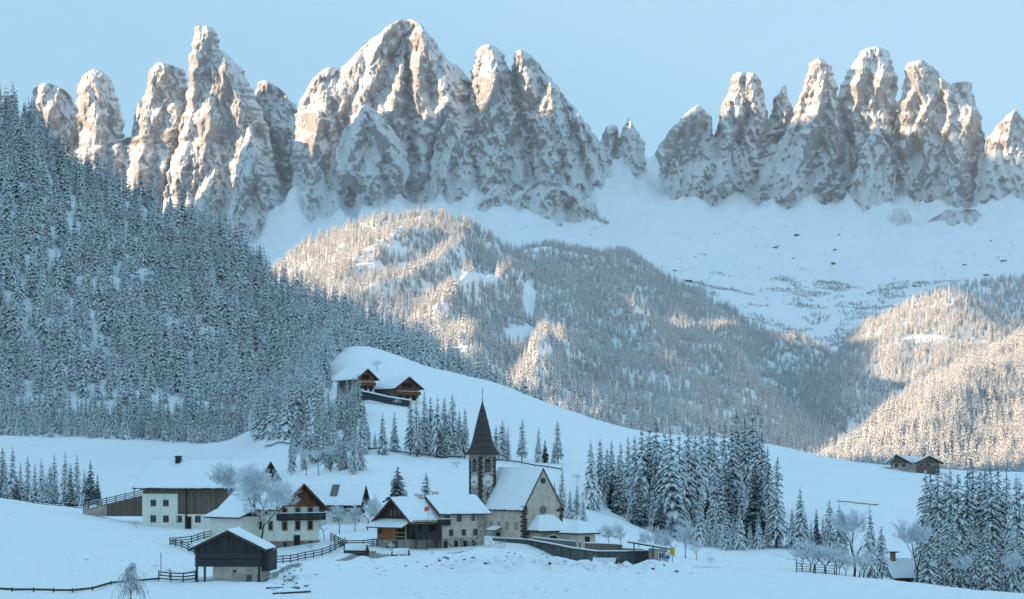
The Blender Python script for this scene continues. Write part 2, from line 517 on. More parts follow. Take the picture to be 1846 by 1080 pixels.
right_hill = Hill([
    [(1400,1100,1500),(2300,1100,1500)],
    [(1400,880,1800),(1480,872,1850),(1600,870,1900),(1846,872,1900),(2300,880,1900)],
    [(1400,880,1950),(1440,858,1980),(1480,842,2000),(1520,815,2100),(1600,752,2250),(1660,715,2400),(1720,682,2500),(1780,655,2600),(1846,618,2700),(2000,560,2800),(2300,450,3000)],
 ], 1400, 2300, fall=0.7, back=400, amp=9, scale=110, seed=1.7, ribs=((1560,870,1846,640,40,18),)).build('sunlit_hill', 160, 90, M_SLOPE)

knoll = Hill([
    [(1320,1000,2700),(2200,1000,2700)],
    [(1320,840,3100),(1440,790,3100),(1530,735,3050),(1700,740,3000),(1846,740,3000),(2200,740,3000)],
    [(1320,800,3500),(1440,735,3500),(1530,640,3450),(1600,630,3400),(1700,628,3400),(1846,640,3400),(2200,640,3500)],
    [(1320,800,3700),(1440,725,3700),(1500,660,3700),(1530,615,3700),(1560,592,3700),(1600,572,3700),(1650,545,3700),(1710,530,3700),(1760,545,3700),(1800,572,3700),(1846,590,3700),(2000,600,3700),(2200,560,3800)],
 ], 1320, 2200, fall=0.6, back=400, amp=10, scale=130, seed=7.7).build('round_knoll', 140, 100, M_SLOPE)

far_knoll = Hill([
    [(1640,900,3900),(2300,900,3900)],
    [(1640,640,4000),(1846,640,4000),(2300,640,4000)],
    [(1640,560,4500),(1700,528,4500),(1760,510,4500),(1846,502,4500),(2000,480,4500),(2300,450,4600)],
 ], 1640, 2300, fall=0.6, back=400, amp=14, scale=150, seed=2.2).build('upper_wooded_slope', 100, 50, M_SLOPE)

# ---------------------------------------------------------------- scree slopes under the peaks
scree = Hill([
    [(-400,720,3700),(600,720,3700),(1000,720,3900),(1500,760,3500),(2300,760,3500)],
    [(-400,560,4700),(400,540,4700),(600,530,4700),(900,530,4700),(1200,545,4600),(1500,560,4600),(2300,540,4600)],
    [(-400,440,5700),(300,470,5700),(500,470,5700),(800,440,5700),(1000,440,5700),(1200,470,5600),(1500,490,5500),(1846,480,5400),(2300,470,5400)],
    [(-400,430,6400),(200,460,6400),(400,470,6400),(480,450,6400),(530,420,6400),(570,430,6400),(700,400,6400),(900,395,6400),(1100,420,6400),(1170,380,6400),(1300,395,6300),(1500,405,6200),(1700,415,6200),(1846,400,6200),(2300,400,6200)],
    [(-400,330,6900),(140,400,6900),(300,430,6900),(440,430,6900),(500,370,6900),(530,340,6900),(560,360,6900),(620,360,6900),(800,340,6900),(960,330,6900),(1100,310,6900),(1165,292,6900),(1215,315,6900),(1350,335,6900),(1500,335,6900),(1700,340,6900),(1846,320,6900),(2300,300,6900)],
    [(-400,290,7300),(200,330,7300),(500,350,7300),(700,300,7300),(1000,300,7300),(1165,284,7300),(1200,284,7300),(1400,290,7300),(1846,290,7300),(2300,270,7300)],
 ], -400, 2300, fall=0.6, back=1500, amp=20, scale=200, seed=4.4, fans=50.0).build('scree_slope', 420, 300, M_SCREE)

# ---------------------------------------------------------------- the rock peaks
# crests of the buttresses and the snow gullies between them, as they run down the faces: (points, height m, half width px)
ARETES = [
 ([(78,155),(85,230),(95,300)],45,28), ([(175,130),(170,230),(172,330)],80,30), ([(205,150),(212,260)],35,20),
 ([(288,118),(266,230),(240,345)],90,34), ([(318,135),(300,260),(290,380)],45,26),
 ([(366,52),(347,190),(332,280),(298,380)],110,44), ([(400,105),(440,190),(452,240)],60,34), ([(380,210),(385,300),(370,400)],50,30),
 ([(452,236),(436,320),(426,410)],80,28), ([(452,236),(478,310),(505,390)],60,22), ([(490,152),(500,230)],50,24),
 ([(590,128),(575,220),(560,330)],70,32), ([(545,190),(535,300)],50,24), ([(610,150),(640,230)],40,24),
 ([(700,55),(660,140),(650,190)],80,34), ([(650,120),(622,200)],50,24), ([(655,196),(640,260),(618,330)],90,26), ([(665,200),(705,270),(728,330)],90,26), ([(672,240),(672,330)],50,24),
 ([(722,115),(708,200),(715,300)],60,20), ([(765,60),(790,140),(830,230),(850,330)],90,34), ([(758,110),(765,230),(760,330)],70,24), ([(790,180),(800,290),(810,360)],55,22),
 ([(880,86),(884,180),(872,330)],100,26), ([(905,130),(925,230),(940,330)],60,20), ([(884,180),(905,280),(915,340)],45,18),
 ([(938,96),(962,180),(985,260),(1000,340)],95,24), ([(988,150),(1005,230),(1040,330)],90,20), ([(1030,190),(1060,260),(1088,340)],70,18), ([(930,170),(925,260)],40,18), ([(1062,235),(1100,320)],50,14),
 ([(1100,232),(1100,300)],40,12), ([(1135,222),(1140,300)],70,14), ([(1150,250),(1156,300)],35,9),
 ([(1257,194),(1248,260),(1240,340)],90,24), ([(1225,230),(1205,300)],45,18), ([(1275,220),(1272,300)],40,16),
 ([(1328,138),(1326,220),(1300,330)],80,22), ([(1358,138),(1360,230),(1345,340)],80,22), ([(1380,200),(1378,300)],40,18),
 ([(1416,160),(1410,240),(1400,330)],50,16), ([(1480,112),(1478,180),(1455,260),(1420,350)],100,34), ([(1505,180),(1515,270),(1480,360)],70,28), ([(1450,160),(1420,250),(1370,340)],60,22),
 ([(1582,92),(1596,170),(1590,240)],90,24), ([(1555,110),(1540,200),(1545,320)],70,20), ([(1580,235),(1572,300),(1560,360)],60,22), ([(1608,200),(1606,300)],40,12),
 ([(1655,116),(1668,190),(1670,300)],80,30), ([(1700,140),(1712,230),(1730,330)],70,28), ([(1742,152),(1755,240)],50,20), ([(1636,180),(1630,320)],50,20), ([(1680,210),(1700,300),(1690,350)],40,20),
 ([(1828,204),(1812,270),(1795,345)],100,28), ([(1828,204),(1850,290)],60,22),
 ([(1000,335),(1050,370),(1110,415)],60,14), ([(960,330),(1000,400)],50,14), ([(1060,345),(1140,405)],50,12), ([(900,345),(910,400)],30,14),
]
GULLIES = [
 ([(112,165),(140,215),(172,262)],35,10), ([(226,200),(230,330)],60,12), ([(338,150),(322,260),(295,380)],110,12), ([(470,235),(515,330),(535,420)],80,20),
 ([(746,44),(724,82),(698,112)],55,6), ([(735,105),(738,220),(738,340)],85,9), ([(655,190),(600,290),(570,340)],30,11), ([(668,192),(712,250),(738,300)],30,11),
 ([(845,140),(852,250),(852,330)],80,12), ([(930,130),(940,250),(960,330)],70,9), ([(1020,185),(1035,240),(1062,320)],60,7), ([(980,150),(1005,260)],40,6), ([(1112,240),(1112,300)],60,6), ([(1050,230),(1080,310)],50,6),
 ([(1290,200),(1295,280)],70,9), ([(1345,200),(1318,300)],55,9), ([(1390,180),(1390,300)],60,10), ([(1435,190),(1400,260),(1350,340)],60,10), ([(1518,130),(1525,240),(1530,330)],70,9),
 ([(1615,150),(1616,250),(1614,340)],110,9), ([(1700,165),(1690,240)],35,12), ([(1775,220),(1765,340)],70,14), ([(550,330),(545,420)],40,16), ([(820,300),(800,350)],30,14),
]
def seg_dist(px, py, pts):
    best = np.full(px.shape, 1e9); tt = np.zeros(px.shape)
    n = len(pts) - 1
    for i in range(n):
        ax, ay = pts[i]; bx, by = pts[i + 1]
        vx, vy = bx - ax, by - ay
        k = np.clip(((px - ax) * vx + (py - ay) * vy) / (vx * vx + vy * vy), 0, 1)
        d = np.hypot(px - ax - k * vx, (py - ay - k * vy) * 0.8)
        m = d < best
        best = np.where(m, d, best); tt = np.where(m, (i + k) / n, tt)
    return best, tt
def crystal(u, v, seed, skew=0.5):
    """piecewise-planar fractured surface: the upper hull of many random wedges, sharp crests and flat faces (about 0..1)"""
    iu = np.floor(u).astype(np.int64); iv = np.floor(v).astype(np.int64)
    best = np.full(np.broadcast(u, v).shape, -1e9)
    si = int(seed * 37) & 1023
    for a in (-1, 0, 1):
        for b in (-1, 0, 1):
            ci = iu + a; cj = iv + b
            h = _perm[(_perm[(ci + si) & 4095] + cj) & 4095]
            r1 = h / 4096.0; r2 = _perm[h] / 4096.0; r3 = _perm[(h + 77) & 4095] / 4096.0; r4 = _perm[(h + 991) & 4095] / 4096.0
            r5 = _perm[(h + 1733) & 4095] / 4096.0
            du = u - (ci + .15 + .7 * r1); dv = v - (cj + .15 + .7 * r2)
            du = du + (r3 - 0.5) * 2 * skew * dv
            e = .55 + .5 * r4 - np.abs(du) * (.75 + .6 * r5) - np.maximum(dv, -dv * .8) * (.35 + .4 * r3) + .25 * (r5 - .5) * du
            best = np.maximum(best, e)
    return best
def relief(px, py, seed=0.0):
    """how far (m) the face stands out towards the viewer, and how much snow lies there"""
    wx = 7 * fbm(px / 28, py / 28, 1.1, 4); wy = 7 * fbm(px / 28, py / 28, 7.7, 4)
    X = px + wx; Y = py + wy
    a = np.zeros(px.shape)
    for pts, h, w in ARETES:
        if X.min() > max(p[0] for p in pts) + 2 * w or X.max() < min(p[0] for p in pts) - 2 * w: continue
        d, t = seg_dist(X, Y, pts)
        a = np.maximum(a, h * np.clip(1 - d / (w * 1.25), 0, 1) ** 1.1)
    g = np.zeros(px.shape); gs = np.zeros(px.shape)
    for pts, h, w in GULLIES:
        if X.min() > max(p[0] for p in pts) + 2 * w or X.max() < min(p[0] for p in pts) - 2 * w: continue
        d, t = seg_dist(X, Y, pts)
        k = np.clip(1 - d / (w * (1 + t * .6)), 0, 1)
        g = np.maximum(g, h * k); gs = np.maximum(gs, k * (0.25 + 0.75 * t))
    return a - g, gs
def spire(name, prof, D, k=0.75, verts=None, seed=1.0, amp=1.0, res=3.4, lean=0.42, foot=None):
    """prof: [(py, pxL, pxR)] from top down. closed lofted rock body"""
    prof = sorted(prof)
    top = prof[0]
    prof = [(top[0] - 1.5, (top[1] + top[2]) / 2 - 1.0, (top[1] + top[2]) / 2 + 1.0)] + prof
    last = prof[-1]
    prof.append((last[0] + 130, last[1] - 25, last[2] + 25))
    pys = np.array([p[0] for p in prof]); L = np.array([p[1] for p in prof]); R = np.array([p[2] for p in prof])
    sc = D / F
    H = (pys[-1] - pys[0]) * sc
    nr = int(H / res) + 2
    py = np.linspace(pys[0], pys[-1], nr)
    # denser near the top
    l = np.interp(py, pys, L); r = np.interp(py, pys, R)
    jw = np.clip((r - l) / 45.0, 0.16, 1.0)
    kr = np.random.RandomState(int(seed * 991) % 99991)
    def jag(step, amp_):
        kn = np.arange(pys[0] - 30, pys[-1] + 40, step); kn = kn + kr.uniform(-.4, .4, len(kn)) * step
        return np.interp(py, kn, kr.uniform(-amp_, amp_, len(kn)))
    l = l + jw * (jag(15, 3.2) + jag(5.5, 2.6)); r = r + jw * (jag(15, 3.2) + jag(5.5, 2.6))
    hw = (r - l) / 2 * sc; cx = ((r + l) / 2 - CX) * sc
    z = (HY - py) * sc
    rng = random.Random(int(seed * 1000))
    if verts is None:
        verts = [0, 180]
        a = 205 + rng.uniform(-8, 8)
        while a < 345:
            verts.append(a); a += rng.uniform(32, 58)
        verts += [60 + rng.uniform(-15, 15), 120 + rng.uniform(-15, 15)]
    va = np.array(sorted(v % 360 for v in verts))
    wmax = hw.max()
    nc = int(min(420, max(80, wmax * 3.4 / res)))
    th = np.linspace(0, 1, nc, endpoint=False)
    # more columns on the camera side (180..360 deg)
    ang = np.where(th < 0.25, th / 0.25 * 180, 180 + (th - 0.25) / 0.75 * 180)
    vr = np.array([1.0 if v in (0, 180) else rng.uniform(0.82, 1.12) for v in va])
    # polygon section, arêtes wandering with height
    A = ang[None, :] * np.ones((nr, 1))
    wob = 9.0 * noise3(py[:, None] / 70.0 + 0 * A, A / 60.0, seed) * np.sin(np.radians(A)) ** 2
    A2 = (A + wob) % 360
    vax = np.concatenate([va, [va[0] + 360]])
    # ray to polygon edge
    vx = np.cos(np.radians(va)) * vr; vy = np.sin(np.radians(va)) * vr
    idx = (np.searchsorted(va, A2, side='right') - 1) % len(va)
    nxt = (idx + 1) % len(va)
    x1 = vx[idx]; y1 = vy[idx]; x2 = vx[nxt]; y2 = vy[nxt]
    ca = np.cos(np.radians(A2)); sa = np.sin(np.radians(A2))
    den = ca * (y2 - y1) - sa * (x2 - x1)
    rr = (x1 * (y2 - y1) - y1 * (x2 - x1)) / np.where(np.abs(den) < 1e-6, 1e-6, den)
    rr = np.clip(rr, 0.5, 1.15) * 0.92 + 0.08
    ca0 = np.cos(np.radians(A)); sa0 = np.sin(np.radians(A))
    X = cx[:, None] + hw[:, None] * rr * ca0
    # depth extent grows towards the foot so the face leans back
    hd = np.minimum(hw * k * 0.62 + 16, 130)
    hd = hd + 90 * np.clip((py - (last[0] - 60)) / 190.0, 0, 1) ** 1.5
    hd = np.maximum.accumulate(hd)
    zr = np.clip(z[:, None] - z.min(), 0, None)
    lean_y = (1 - np.exp(-zr / 260.0)) * 260 * lean * 1.6 + zr * lean * 0.35
    Yc = D - 60 + lean_y
    Y = Yc + hd[:, None] * rr * sa0
    X = X * Yc / D
    Z = z[:, None] * Yc / D + 0 * X
    X0, Y0 = X, Y
    # outward displacement: gullies and ribs running down, ledges, blocks
    sh = X + 0.45 * Z; sh2 = X - 0.5 * Z
    g0 = ridged(sh2 / 210, Y / 260, Z / 700 + seed, 3) - 1.0
    g1 = ridged(sh / 95, Y / 110, Z / 420 + seed, 5, gain=0.55) - 1.0
    g2 = ridged(sh2 / 34 + 5, Y / 40, Z / 200 + seed, 4, gain=0.5) - 1.0
    g3 = fbm(X / 13, Y / 13 + 2, Z / 60 + seed, 4, gain=0.6)
    led = ridged(X / 170, Y / 170, (Z + 0.35 * X) / 30 + seed, 3) - 1.0
    wloc = np.clip(hw[:, None] / 60.0, 0.15, 1.0)
    dsp = amp * (6 * g0 + 3 * g1 + 2 * g2 + 1.4 * g3 + 1.0 * led) * wloc
    side = 1.0 - 0.62 * np.abs(ca0) ** 6     # keep the traced outline
    X = X + ca0 * dsp * side
    Y = Y + sa0 * dsp * 1.5
    Z = Z + (2 * g3 + 1.2 * led) * np.clip(hw[:, None] / 50, 0.15, 1)
    # buttresses and gullies stand out of / cut into the face along the line of sight
    PXv = CX + X / Y * F; PYv = HY - Z / Y * F
    rel, gs = relief(PXv, PYv)
    front = sstep(0.05, 0.6, -sa0)
    rib = ridged((PXv + 0.3 * PYv) / 34.0, PYv / 95.0, 2.2, 5, gain=0.55) - 1.0
    rib2 = ridged((PXv - 0.5 * PYv) / 15.0, PYv / 55.0, 5.2, 5, gain=0.6) - 1.0
    wx = 5 * fbm(PXv / 22, PYv / 22, 3.3, 3); wy = 6 * fbm(PXv / 22, PYv / 22, 9.9, 3)
    c1 = crystal((PXv + wx + .28 * PYv) / 46.0, (PYv + wy) / 92.0, 1.0) - .5
    c2 = crystal((PXv + wx - .22 * PYv) / 19.0, (PYv + wy) / 62.0, 2.0) - .5
    c3 = crystal((PXv + wx + .15 * PYv) / 6.5, (PYv + wy) / 38.0, 3.0, .25) - .5
    push = front * (rel * 0.8 + (95 * c1 + 38 * c2) * np.maximum(wloc, .35) + 13 * c3 * np.maximum(wloc, .5) + 5 * rib2 * wloc)
    kk = (Y - push) / Y
    X = X * kk; Z = Z * kk; Y = Y - push
    foot_py = last[0]
    sn = 0.60 * gs - 0.70 * (c1 + .1) - 0.35 * c2 - 0.10 * rib2 + 0.65 * sstep(foot_py - 110, foot_py - 5, PYv) - 0.18
    V = np.stack([X, Y, Z], -1).reshape(-1, 3)
    Fc = grid_faces(nr, nc, wrap=True)[:, ::-1]
    me = mesh_np(name, V, Fc, False)
    at = me.attributes.new('snow_cover', 'FLOAT', 'POINT')
    at.data.foreach_set('value', (sn * np.ones(X.shape)).astype(np.float32).ravel())
    o = new_obj(name, me, mat=M_ROCK)
    return tag(o, kind='structure')

PK = [
 ([(196,352,470),(222,345,520),(246,232,545),(264,150,548),(300,60,550),(400,50,550),(450,40,560)], 6960, {'k':.2}),
 ([(100,690,790),(122,625,826),(146,590,850),(158,580,925),(175,560,960),(205,545,1020),(240,538,1062),(280,528,1092),(330,525,1110),(400,520,1120)], 6800, {'k':.2}),
 ([(198,1530,1608),(222,1450,1690),(240,1380,1768),(252,1300,1770),(262,1200,1775),(300,1190,1846),(380,1190,1850)], 6610, {'k':.15}),
 ([(152,74,96),(160,62,115),(180,58,132),(200,57,145),(300,50,170),(400,40,200)], 7150, {}),
 ([(128,165,182),(140,148,196),(160,140,205),(200,140,218),(240,142,226),(300,150,232),(400,145,240)], 7050, {'k':.9}),
 ([(184,249,252),(200,243,262),(260,236,280),(400,228,300)], 7250, {}),
 ([(115,280,298),(125,268,334),(160,262,340),(200,250,340),(240,240,335),(300,226,322),(360,222,316),(430,222,318)], 7000, {'k':.7}),
 ([(50,352,384),(60,347,393),(90,344,398),(100,343,415),(130,340,440),(150,338,452),(190,334,470),(260,318,490),(320,300,500),(380,290,515),(440,270,545)], 6850, {'k':.62}),
 ([(148,466,488),(160,462,510),(185,458,530),(200,455,537),(260,450,545),(400,440,560)], 7200, {}),
 ([(232,446,452),(270,436,466),(320,428,485),(380,418,500),(420,412,512),(450,405,520)], 6700, {'k':.8}),
 ([(124,585,610),(140,565,625),(165,550,640),(190,540,660),(215,532,665),(260,528,680),(330,530,690),(400,536,690)], 6840, {'k':.5}),
 ([(38,716,738),(50,695,742),(62,680,740),(85,655,734),(105,632,728),(120,618,724),(160,606,735),(200,600,742),(300,592,742),(380,590,742)], 6800, {'k':.55}),
 ([(38,730,748),(48,728,765),(70,722,780),(95,722,800),(128,724,828),(170,730,842),(200,735,848),(300,738,860),(380,740,870)], 6810, {'k':.55}),
 ([(190,655,664),(210,638,692),(240,618,712),(275,604,735),(315,612,738),(335,632,730),(350,645,720)], 6665, {'k':.4}),
 ([(300,560,575),(340,552,600),(380,545,618),(410,550,608)], 6560, {'k':.7}),
 ([(84,868,894),(95,861,903),(120,852,916),(150,848,928),(200,846,940),(260,846,950),(340,850,965)], 6780, {'k':.8}),
 ([(92,932,944),(100,926,962),(125,922,980),(150,922,1000),(175,928,1022),(215,930,1052),(240,935,1070),(265,940,1092),(340,945,1120)], 6790, {'k':.55}),
 ([(150,990,996),(180,975,1020),(230,965,1040),(300,960,1065),(360,960,1080)], 6720, {'k':.7}),
 ([(205,1040,1046),(240,1022,1064),(290,1015,1085),(350,1010,1100)], 6715, {'k':.7}),
 ([(215,800,815),(250,785,835),(300,775,850),(350,770,860)], 6715, {'k':.7}),
 ([(228,1092,1112),(240,1088,1116),(270,1080,1120),(330,1070,1125)], 6850, {}),
 ([(216,1131,1136),(230,1124,1144),(245,1118,1156),(262,1112,1163),(290,1108,1165),(330,1100,1168)], 6820, {'k':.9}),
 ([(325,970,1000),(345,945,1040),(375,905,1090),(400,900,1130),(425,905,1150)], 6450, {'k':.45,'amp':1.2}),
 ([(335,890,910),(360,870,930),(390,860,945)], 6500, {'k':.6}),
 ([(190,1255,1261),(200,1244,1272),(215,1228,1282),(235,1208,1288),(255,1192,1288),(280,1184,1286),(320,1195,1278),(350,1205,1270)], 6600, {'k':.7}),
 ([(133,1320,1364),(145,1316,1370),(170,1313,1376),(185,1304,1380),(220,1295,1386),(260,1282,1384),(320,1262,1375),(365,1262,1360)], 6620, {'k':.8}),
 ([(180,1303,1306),(200,1298,1312),(240,1290,1320),(300,1240,1320),(350,1235,1320)], 6560, {'k':.9}),
 ([(155,1412,1417),(168,1403,1420),(180,1392,1424),(205,1388,1432),(260,1370,1440),(340,1360,1440)], 6650, {}),
 ([(108,1468,1490),(116,1461,1496),(140,1455,1503),(165,1443,1510),(195,1433,1514),(240,1415,1528),(290,1385,1536),(330,1362,1532),(370,1360,1500)], 6560, {'k':.65}),
 ([(87,1564,1590),(93,1552,1602),(110,1540,1610),(135,1524,1614),(155,1514,1617),(190,1511,1618),(240,1520,1612),(300,1520,1606),(345,1500,1600),(370,1495,1590)], 6600, {'k':.75}),
 ([(230,1575,1585),(270,1550,1605),(330,1535,1612),(365,1530,1610)], 6480, {'k':.7}),
 ([(112,1638,1668),(122,1632,1688),(140,1630,1702),(165,1626,1718),(200,1616,1762),(240,1608,1776),(290,1606,1775),(340,1608,1768),(365,1612,1765)], 6560, {'k':.6}),
 ([(150,1716,1752),(165,1712,1756),(190,1710,1764),(230,1705,1772),(300,1700,1778)], 6640, {}),
 ([(200,1825,1830),(210,1812,1842),(225,1797,1856),(250,1778,1880),(290,1764,1905),(345,1758,1930)], 6480, {'k':.6}),
 ([(170,1880,1920),(220,1850,1980),(300,1830,2020),(370,1820,2050)], 6600, {}),
 ([(378,1610,1635),(392,1606,1642)], 6250, {'k':.4,'amp':.7}),
 ([(380,1700,1765),(398,1672,1782),(415,1665,1775)], 6200, {'k':.35,'amp':.9}),
 ([(120,-60,-20),(200,-110,20),(330,-160,60)], 7100, {}),
]
for i, (pf, D, kw) in enumerate(PK):
    spire('rock_peak', pf, D, seed=1.37 * (i + 1), **kw)

# unseen slope and ridge added west of the view, shaped to cast shade
def zshade_slope(X, Y):
    # slope added outside the left edge of the view to shade meadow and village
    x0 = -(0.256 * np.clip(Y, 0, 1400) + 45)
    rise = np.clip(x0 - X, 0, None)
    z = -16 + 0.62 * rise
    z = np.minimum(z, 500 - 130 * sstep(600, 1200, Y) + 60 * fbm(X / 400, Y / 400, 2.0, 3))
    z = z * sstep(-3400, -2400, X) + -90 * (1 - sstep(-3400, -2400, X))
    z = z + 9 * fbm(X / 80, Y / 80, 1.0, 4) * sstep(0, 60, rise)
    cut = sstep(1560, 1740, Y - 0.404 * X)  # trimmed along the sun's direction so the right-hand hill stays lit
    z = z * (1 - cut) + (-110) * cut
    z = np.where(rise <= 0, -40, z)
    return z
west = sheet('unseen_shade_slope', -4000, -30, -2500, 1700, 160, 170, zshade_slope, M_SLOPE)
def zshade_ridge(X, Y):
    prof = np.interp(Y, [2350, 2450, 2650, 3700, 4900, 5600, 6050, 6450, 7100], [-120, 700, 1500, 1900, 2160, 1940, 1340, 900, -100])  # unseen crest, heights set so its shade covers scree and lower peaks
    c = np.interp(X, [-4450, -4000, -3300, -2700, -2100, -1850], [-0.1, 0.6, 1.0, 0.85, 0.25, -0.1])
    z = prof * c + (90 * (ridged(X / 500, Y / 500, 0.3, 5) - 1)) * sstep(0, 300, prof * c)
    return z
sheet('unseen_shade_ridge', -4450, -1850, 2300, 7400, 150, 120, zshade_ridge, M_ROCK)
# ---------------------------------------------------------------- tree materials
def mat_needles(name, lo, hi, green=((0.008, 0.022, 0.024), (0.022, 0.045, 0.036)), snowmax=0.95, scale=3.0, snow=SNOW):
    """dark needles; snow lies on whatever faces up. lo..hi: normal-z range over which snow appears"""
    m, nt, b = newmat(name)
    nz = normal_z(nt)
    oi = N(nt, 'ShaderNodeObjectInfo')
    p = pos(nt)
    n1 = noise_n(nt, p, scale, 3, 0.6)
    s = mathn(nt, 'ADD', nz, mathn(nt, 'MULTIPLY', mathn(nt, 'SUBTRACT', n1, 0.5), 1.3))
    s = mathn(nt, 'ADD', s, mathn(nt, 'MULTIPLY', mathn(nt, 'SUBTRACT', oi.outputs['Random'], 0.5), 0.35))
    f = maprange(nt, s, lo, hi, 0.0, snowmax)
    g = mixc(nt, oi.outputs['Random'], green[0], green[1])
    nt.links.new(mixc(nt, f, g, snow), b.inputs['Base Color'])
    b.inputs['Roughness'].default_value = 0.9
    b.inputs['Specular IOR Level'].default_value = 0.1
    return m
M_NEED = mat_needles('snowy_needles', -0.34, 0.06)
M_NEED_DK = mat_needles('dark_needles', 0.62, 1.05)
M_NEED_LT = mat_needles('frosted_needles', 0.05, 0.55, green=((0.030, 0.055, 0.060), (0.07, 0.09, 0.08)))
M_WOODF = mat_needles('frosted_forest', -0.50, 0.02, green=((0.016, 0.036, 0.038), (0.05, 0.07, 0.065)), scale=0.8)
M_LARCH = mat_needles('frosted_larch_twigs', -0.2, 0.5, green=((0.05, 0.07, 0.065), (0.10, 0.10, 0.08)), scale=5)
def mat_bark(name='bark', c=(0.055, 0.045, 0.038), snow=True):
    m, nt, b = newmat(name)
    p = pos(nt, scale=(1, 1, 0.25))
    c2 = tuple(x * 0.5 for x in c)
    col = mixc(nt, noise_n(nt, p, 9, 5), c2, c)
    if snow:
        f = maprange(nt, mathn(nt, 'ADD', normal_z(nt), noise_n(nt, pos(nt), 3.0, 3)), 0.75, 1.0)
        col = mixc(nt, f, col, SNOW)
    nt.links.new(col, b.inputs['Base Color'])
    b.inputs['Roughness'].default_value = 0.95
    bump(nt, b, noise_n(nt, p, 12, 4), 0.6, 0.03)
    return m
M_BARK = mat_bark()
def mat_frost_twig():
    m, nt, b = newmat('frosted_bare_twigs')
    oi = N(nt, 'ShaderNodeObjectInfo')
    f = maprange(nt, mathn(nt, 'ADD', normal_z(nt), mathn(nt, 'MULTIPLY', noise_n(nt, pos(nt), 2.5, 3), 1.2)), -0.7, 0.35)
    nt.links.new(mixc(nt, f, (0.16, 0.16, 0.16), (0.86, 0.89, 0.92)), b.inputs['Base Color'])
    b.inputs['Roughness'].default_value = 0.9
    return m
M_FROST = mat_frost_twig()

# ---------------------------------------------------------------- tree meshes (height 1 = scaled on the object)
def trunk_mesh(name, h, r0, r1, n=7, z0=-0.6, bend=0.0, seed=0):
    rng = random.Random(seed)
    k = 6
    V = []; ox = oy = 0.0
    for i in range(k):
        t = i / (k - 1)
        z = z0 + (h - z0) * t
        ox += rng.uniform(-bend, bend); oy += rng.uniform(-bend, bend)
        r = r0 * (1 - t) + r1 * t
        for j in range(n):
            a = 2 * pi * j / n
            V.append((ox + r * cos(a), oy + r * sin(a), z))
    return mesh_np(name, np.array(V), grid_faces(k, n, wrap=True), True)

def conifer_crown(name, H, Rb, whorls, per, seg, seed, base=0.08, droop=0.35, power=0.85, serr=0.35, hang=True, up=0.05, thick=0.30, gap=0.0, wid=0.30):
    """whorls of drooping boughs. each bough: an inverted-V roof of ragged quads plus hanging twig triangles"""
    rng = np.random.RandomState(seed)
    V = []; T = []
    def tri(a, b, c):
        i = len(V); V.extend([a, b, c]); T.append((i, i + 1, i + 2))
    for w in range(whorls):
        t = (w + rng.uniform(-0.25, 0.25)) / (whorls - 1)
        t = min(max(t, 0), 1)
        z0 = H * (base + (0.985 - base) * t)
        R = Rb * ((1 - t) ** power) * (0.92 + 0.1 * sin(t * 9 + seed)) + 0.012 * H
        if t < 0.12: R *= 0.75 + 2 * t
        nb = max(4, int(per * (1 - 0.45 * t) + 0.5))
        a0 = rng.uniform(0, 6.28)
        for b in range(nb):
            if rng.rand() < gap: continue
            a = a0 + 2 * pi * (b + rng.uniform(-0.3, 0.3)) / nb
            L = R * rng.uniform(0.72, 1.12)
            dr = droop * rng.uniform(0.7, 1.35) * (0.35 + 0.65 * (1 - t) ** 0.5)
            zz = z0 + rng.uniform(-0.5, 0.5) * H / whorls
            ca, sa = cos(a), sin(a)
            pts = []
            for k in range(seg + 1):
                u = k / seg
                r = L * u
                z = zz + L * up * u - dr * L * u * u * 1.15 + (0.08 * L * max(0, u - 0.75))
                wd = L * wid * (sin(pi * min(1, 0.18 + 0.82 * u)) ** 0.8) * (1 + serr * rng.uniform(-1, 1)) + 0.004 * H
                if k == seg: wd = 0.003 * H
                pts.append((r, z, wd))
            for k in range(seg):
                r0, za, w0 = pts[k]; r1, zb, w1 = pts[k + 1]
                for sgn in (-1, 1):
                    d0 = w0 * thick * rng.uniform(0.7, 1.6); d1 = w1 * thick * rng.uniform(0.7, 1.6)
                    A = (r0 * ca, r0 * sa, za); B = (r1 * ca, r1 * sa, zb)
                    rj = r1 - (r1 - r0) * rng.uniform(0.0, 0.35)
                    # ragged: a finger pointing outward at each side
                    C = (rj * ca - sgn * w1 * sa, rj * sa + sgn * w1 * ca, zb - d1)
                    Dd = (r0 * ca - sgn * w0 * sa * 0.55, r0 * sa + sgn * w0 * ca * 0.55, za - d0)
                    if sgn > 0: tri(A, B, C); tri(A, C, Dd)
                    else: tri(A, C, B); tri(A, Dd, C)
                    if hang:
                        dz = rng.uniform(0.6, 1.4) * L * 0.16 + 0.008 * H
                        m = ((B[0] + C[0]) / 2, (B[1] + C[1]) / 2, (B[2] + C[2]) / 2 - dz)
                        tri(Dd, C, m)
    # leader
    for j in range(3):
        a = 2.1 * j
        tri((0, 0, H * 1.01), (0.008 * H * cos(a), 0.008 * H * sin(a), H * 0.93), (0.008 * H * cos(a + 2), 0.008 * H * sin(a + 2), H * 0.93))
    return mesh_np(name, np.array(V), np.array(T))

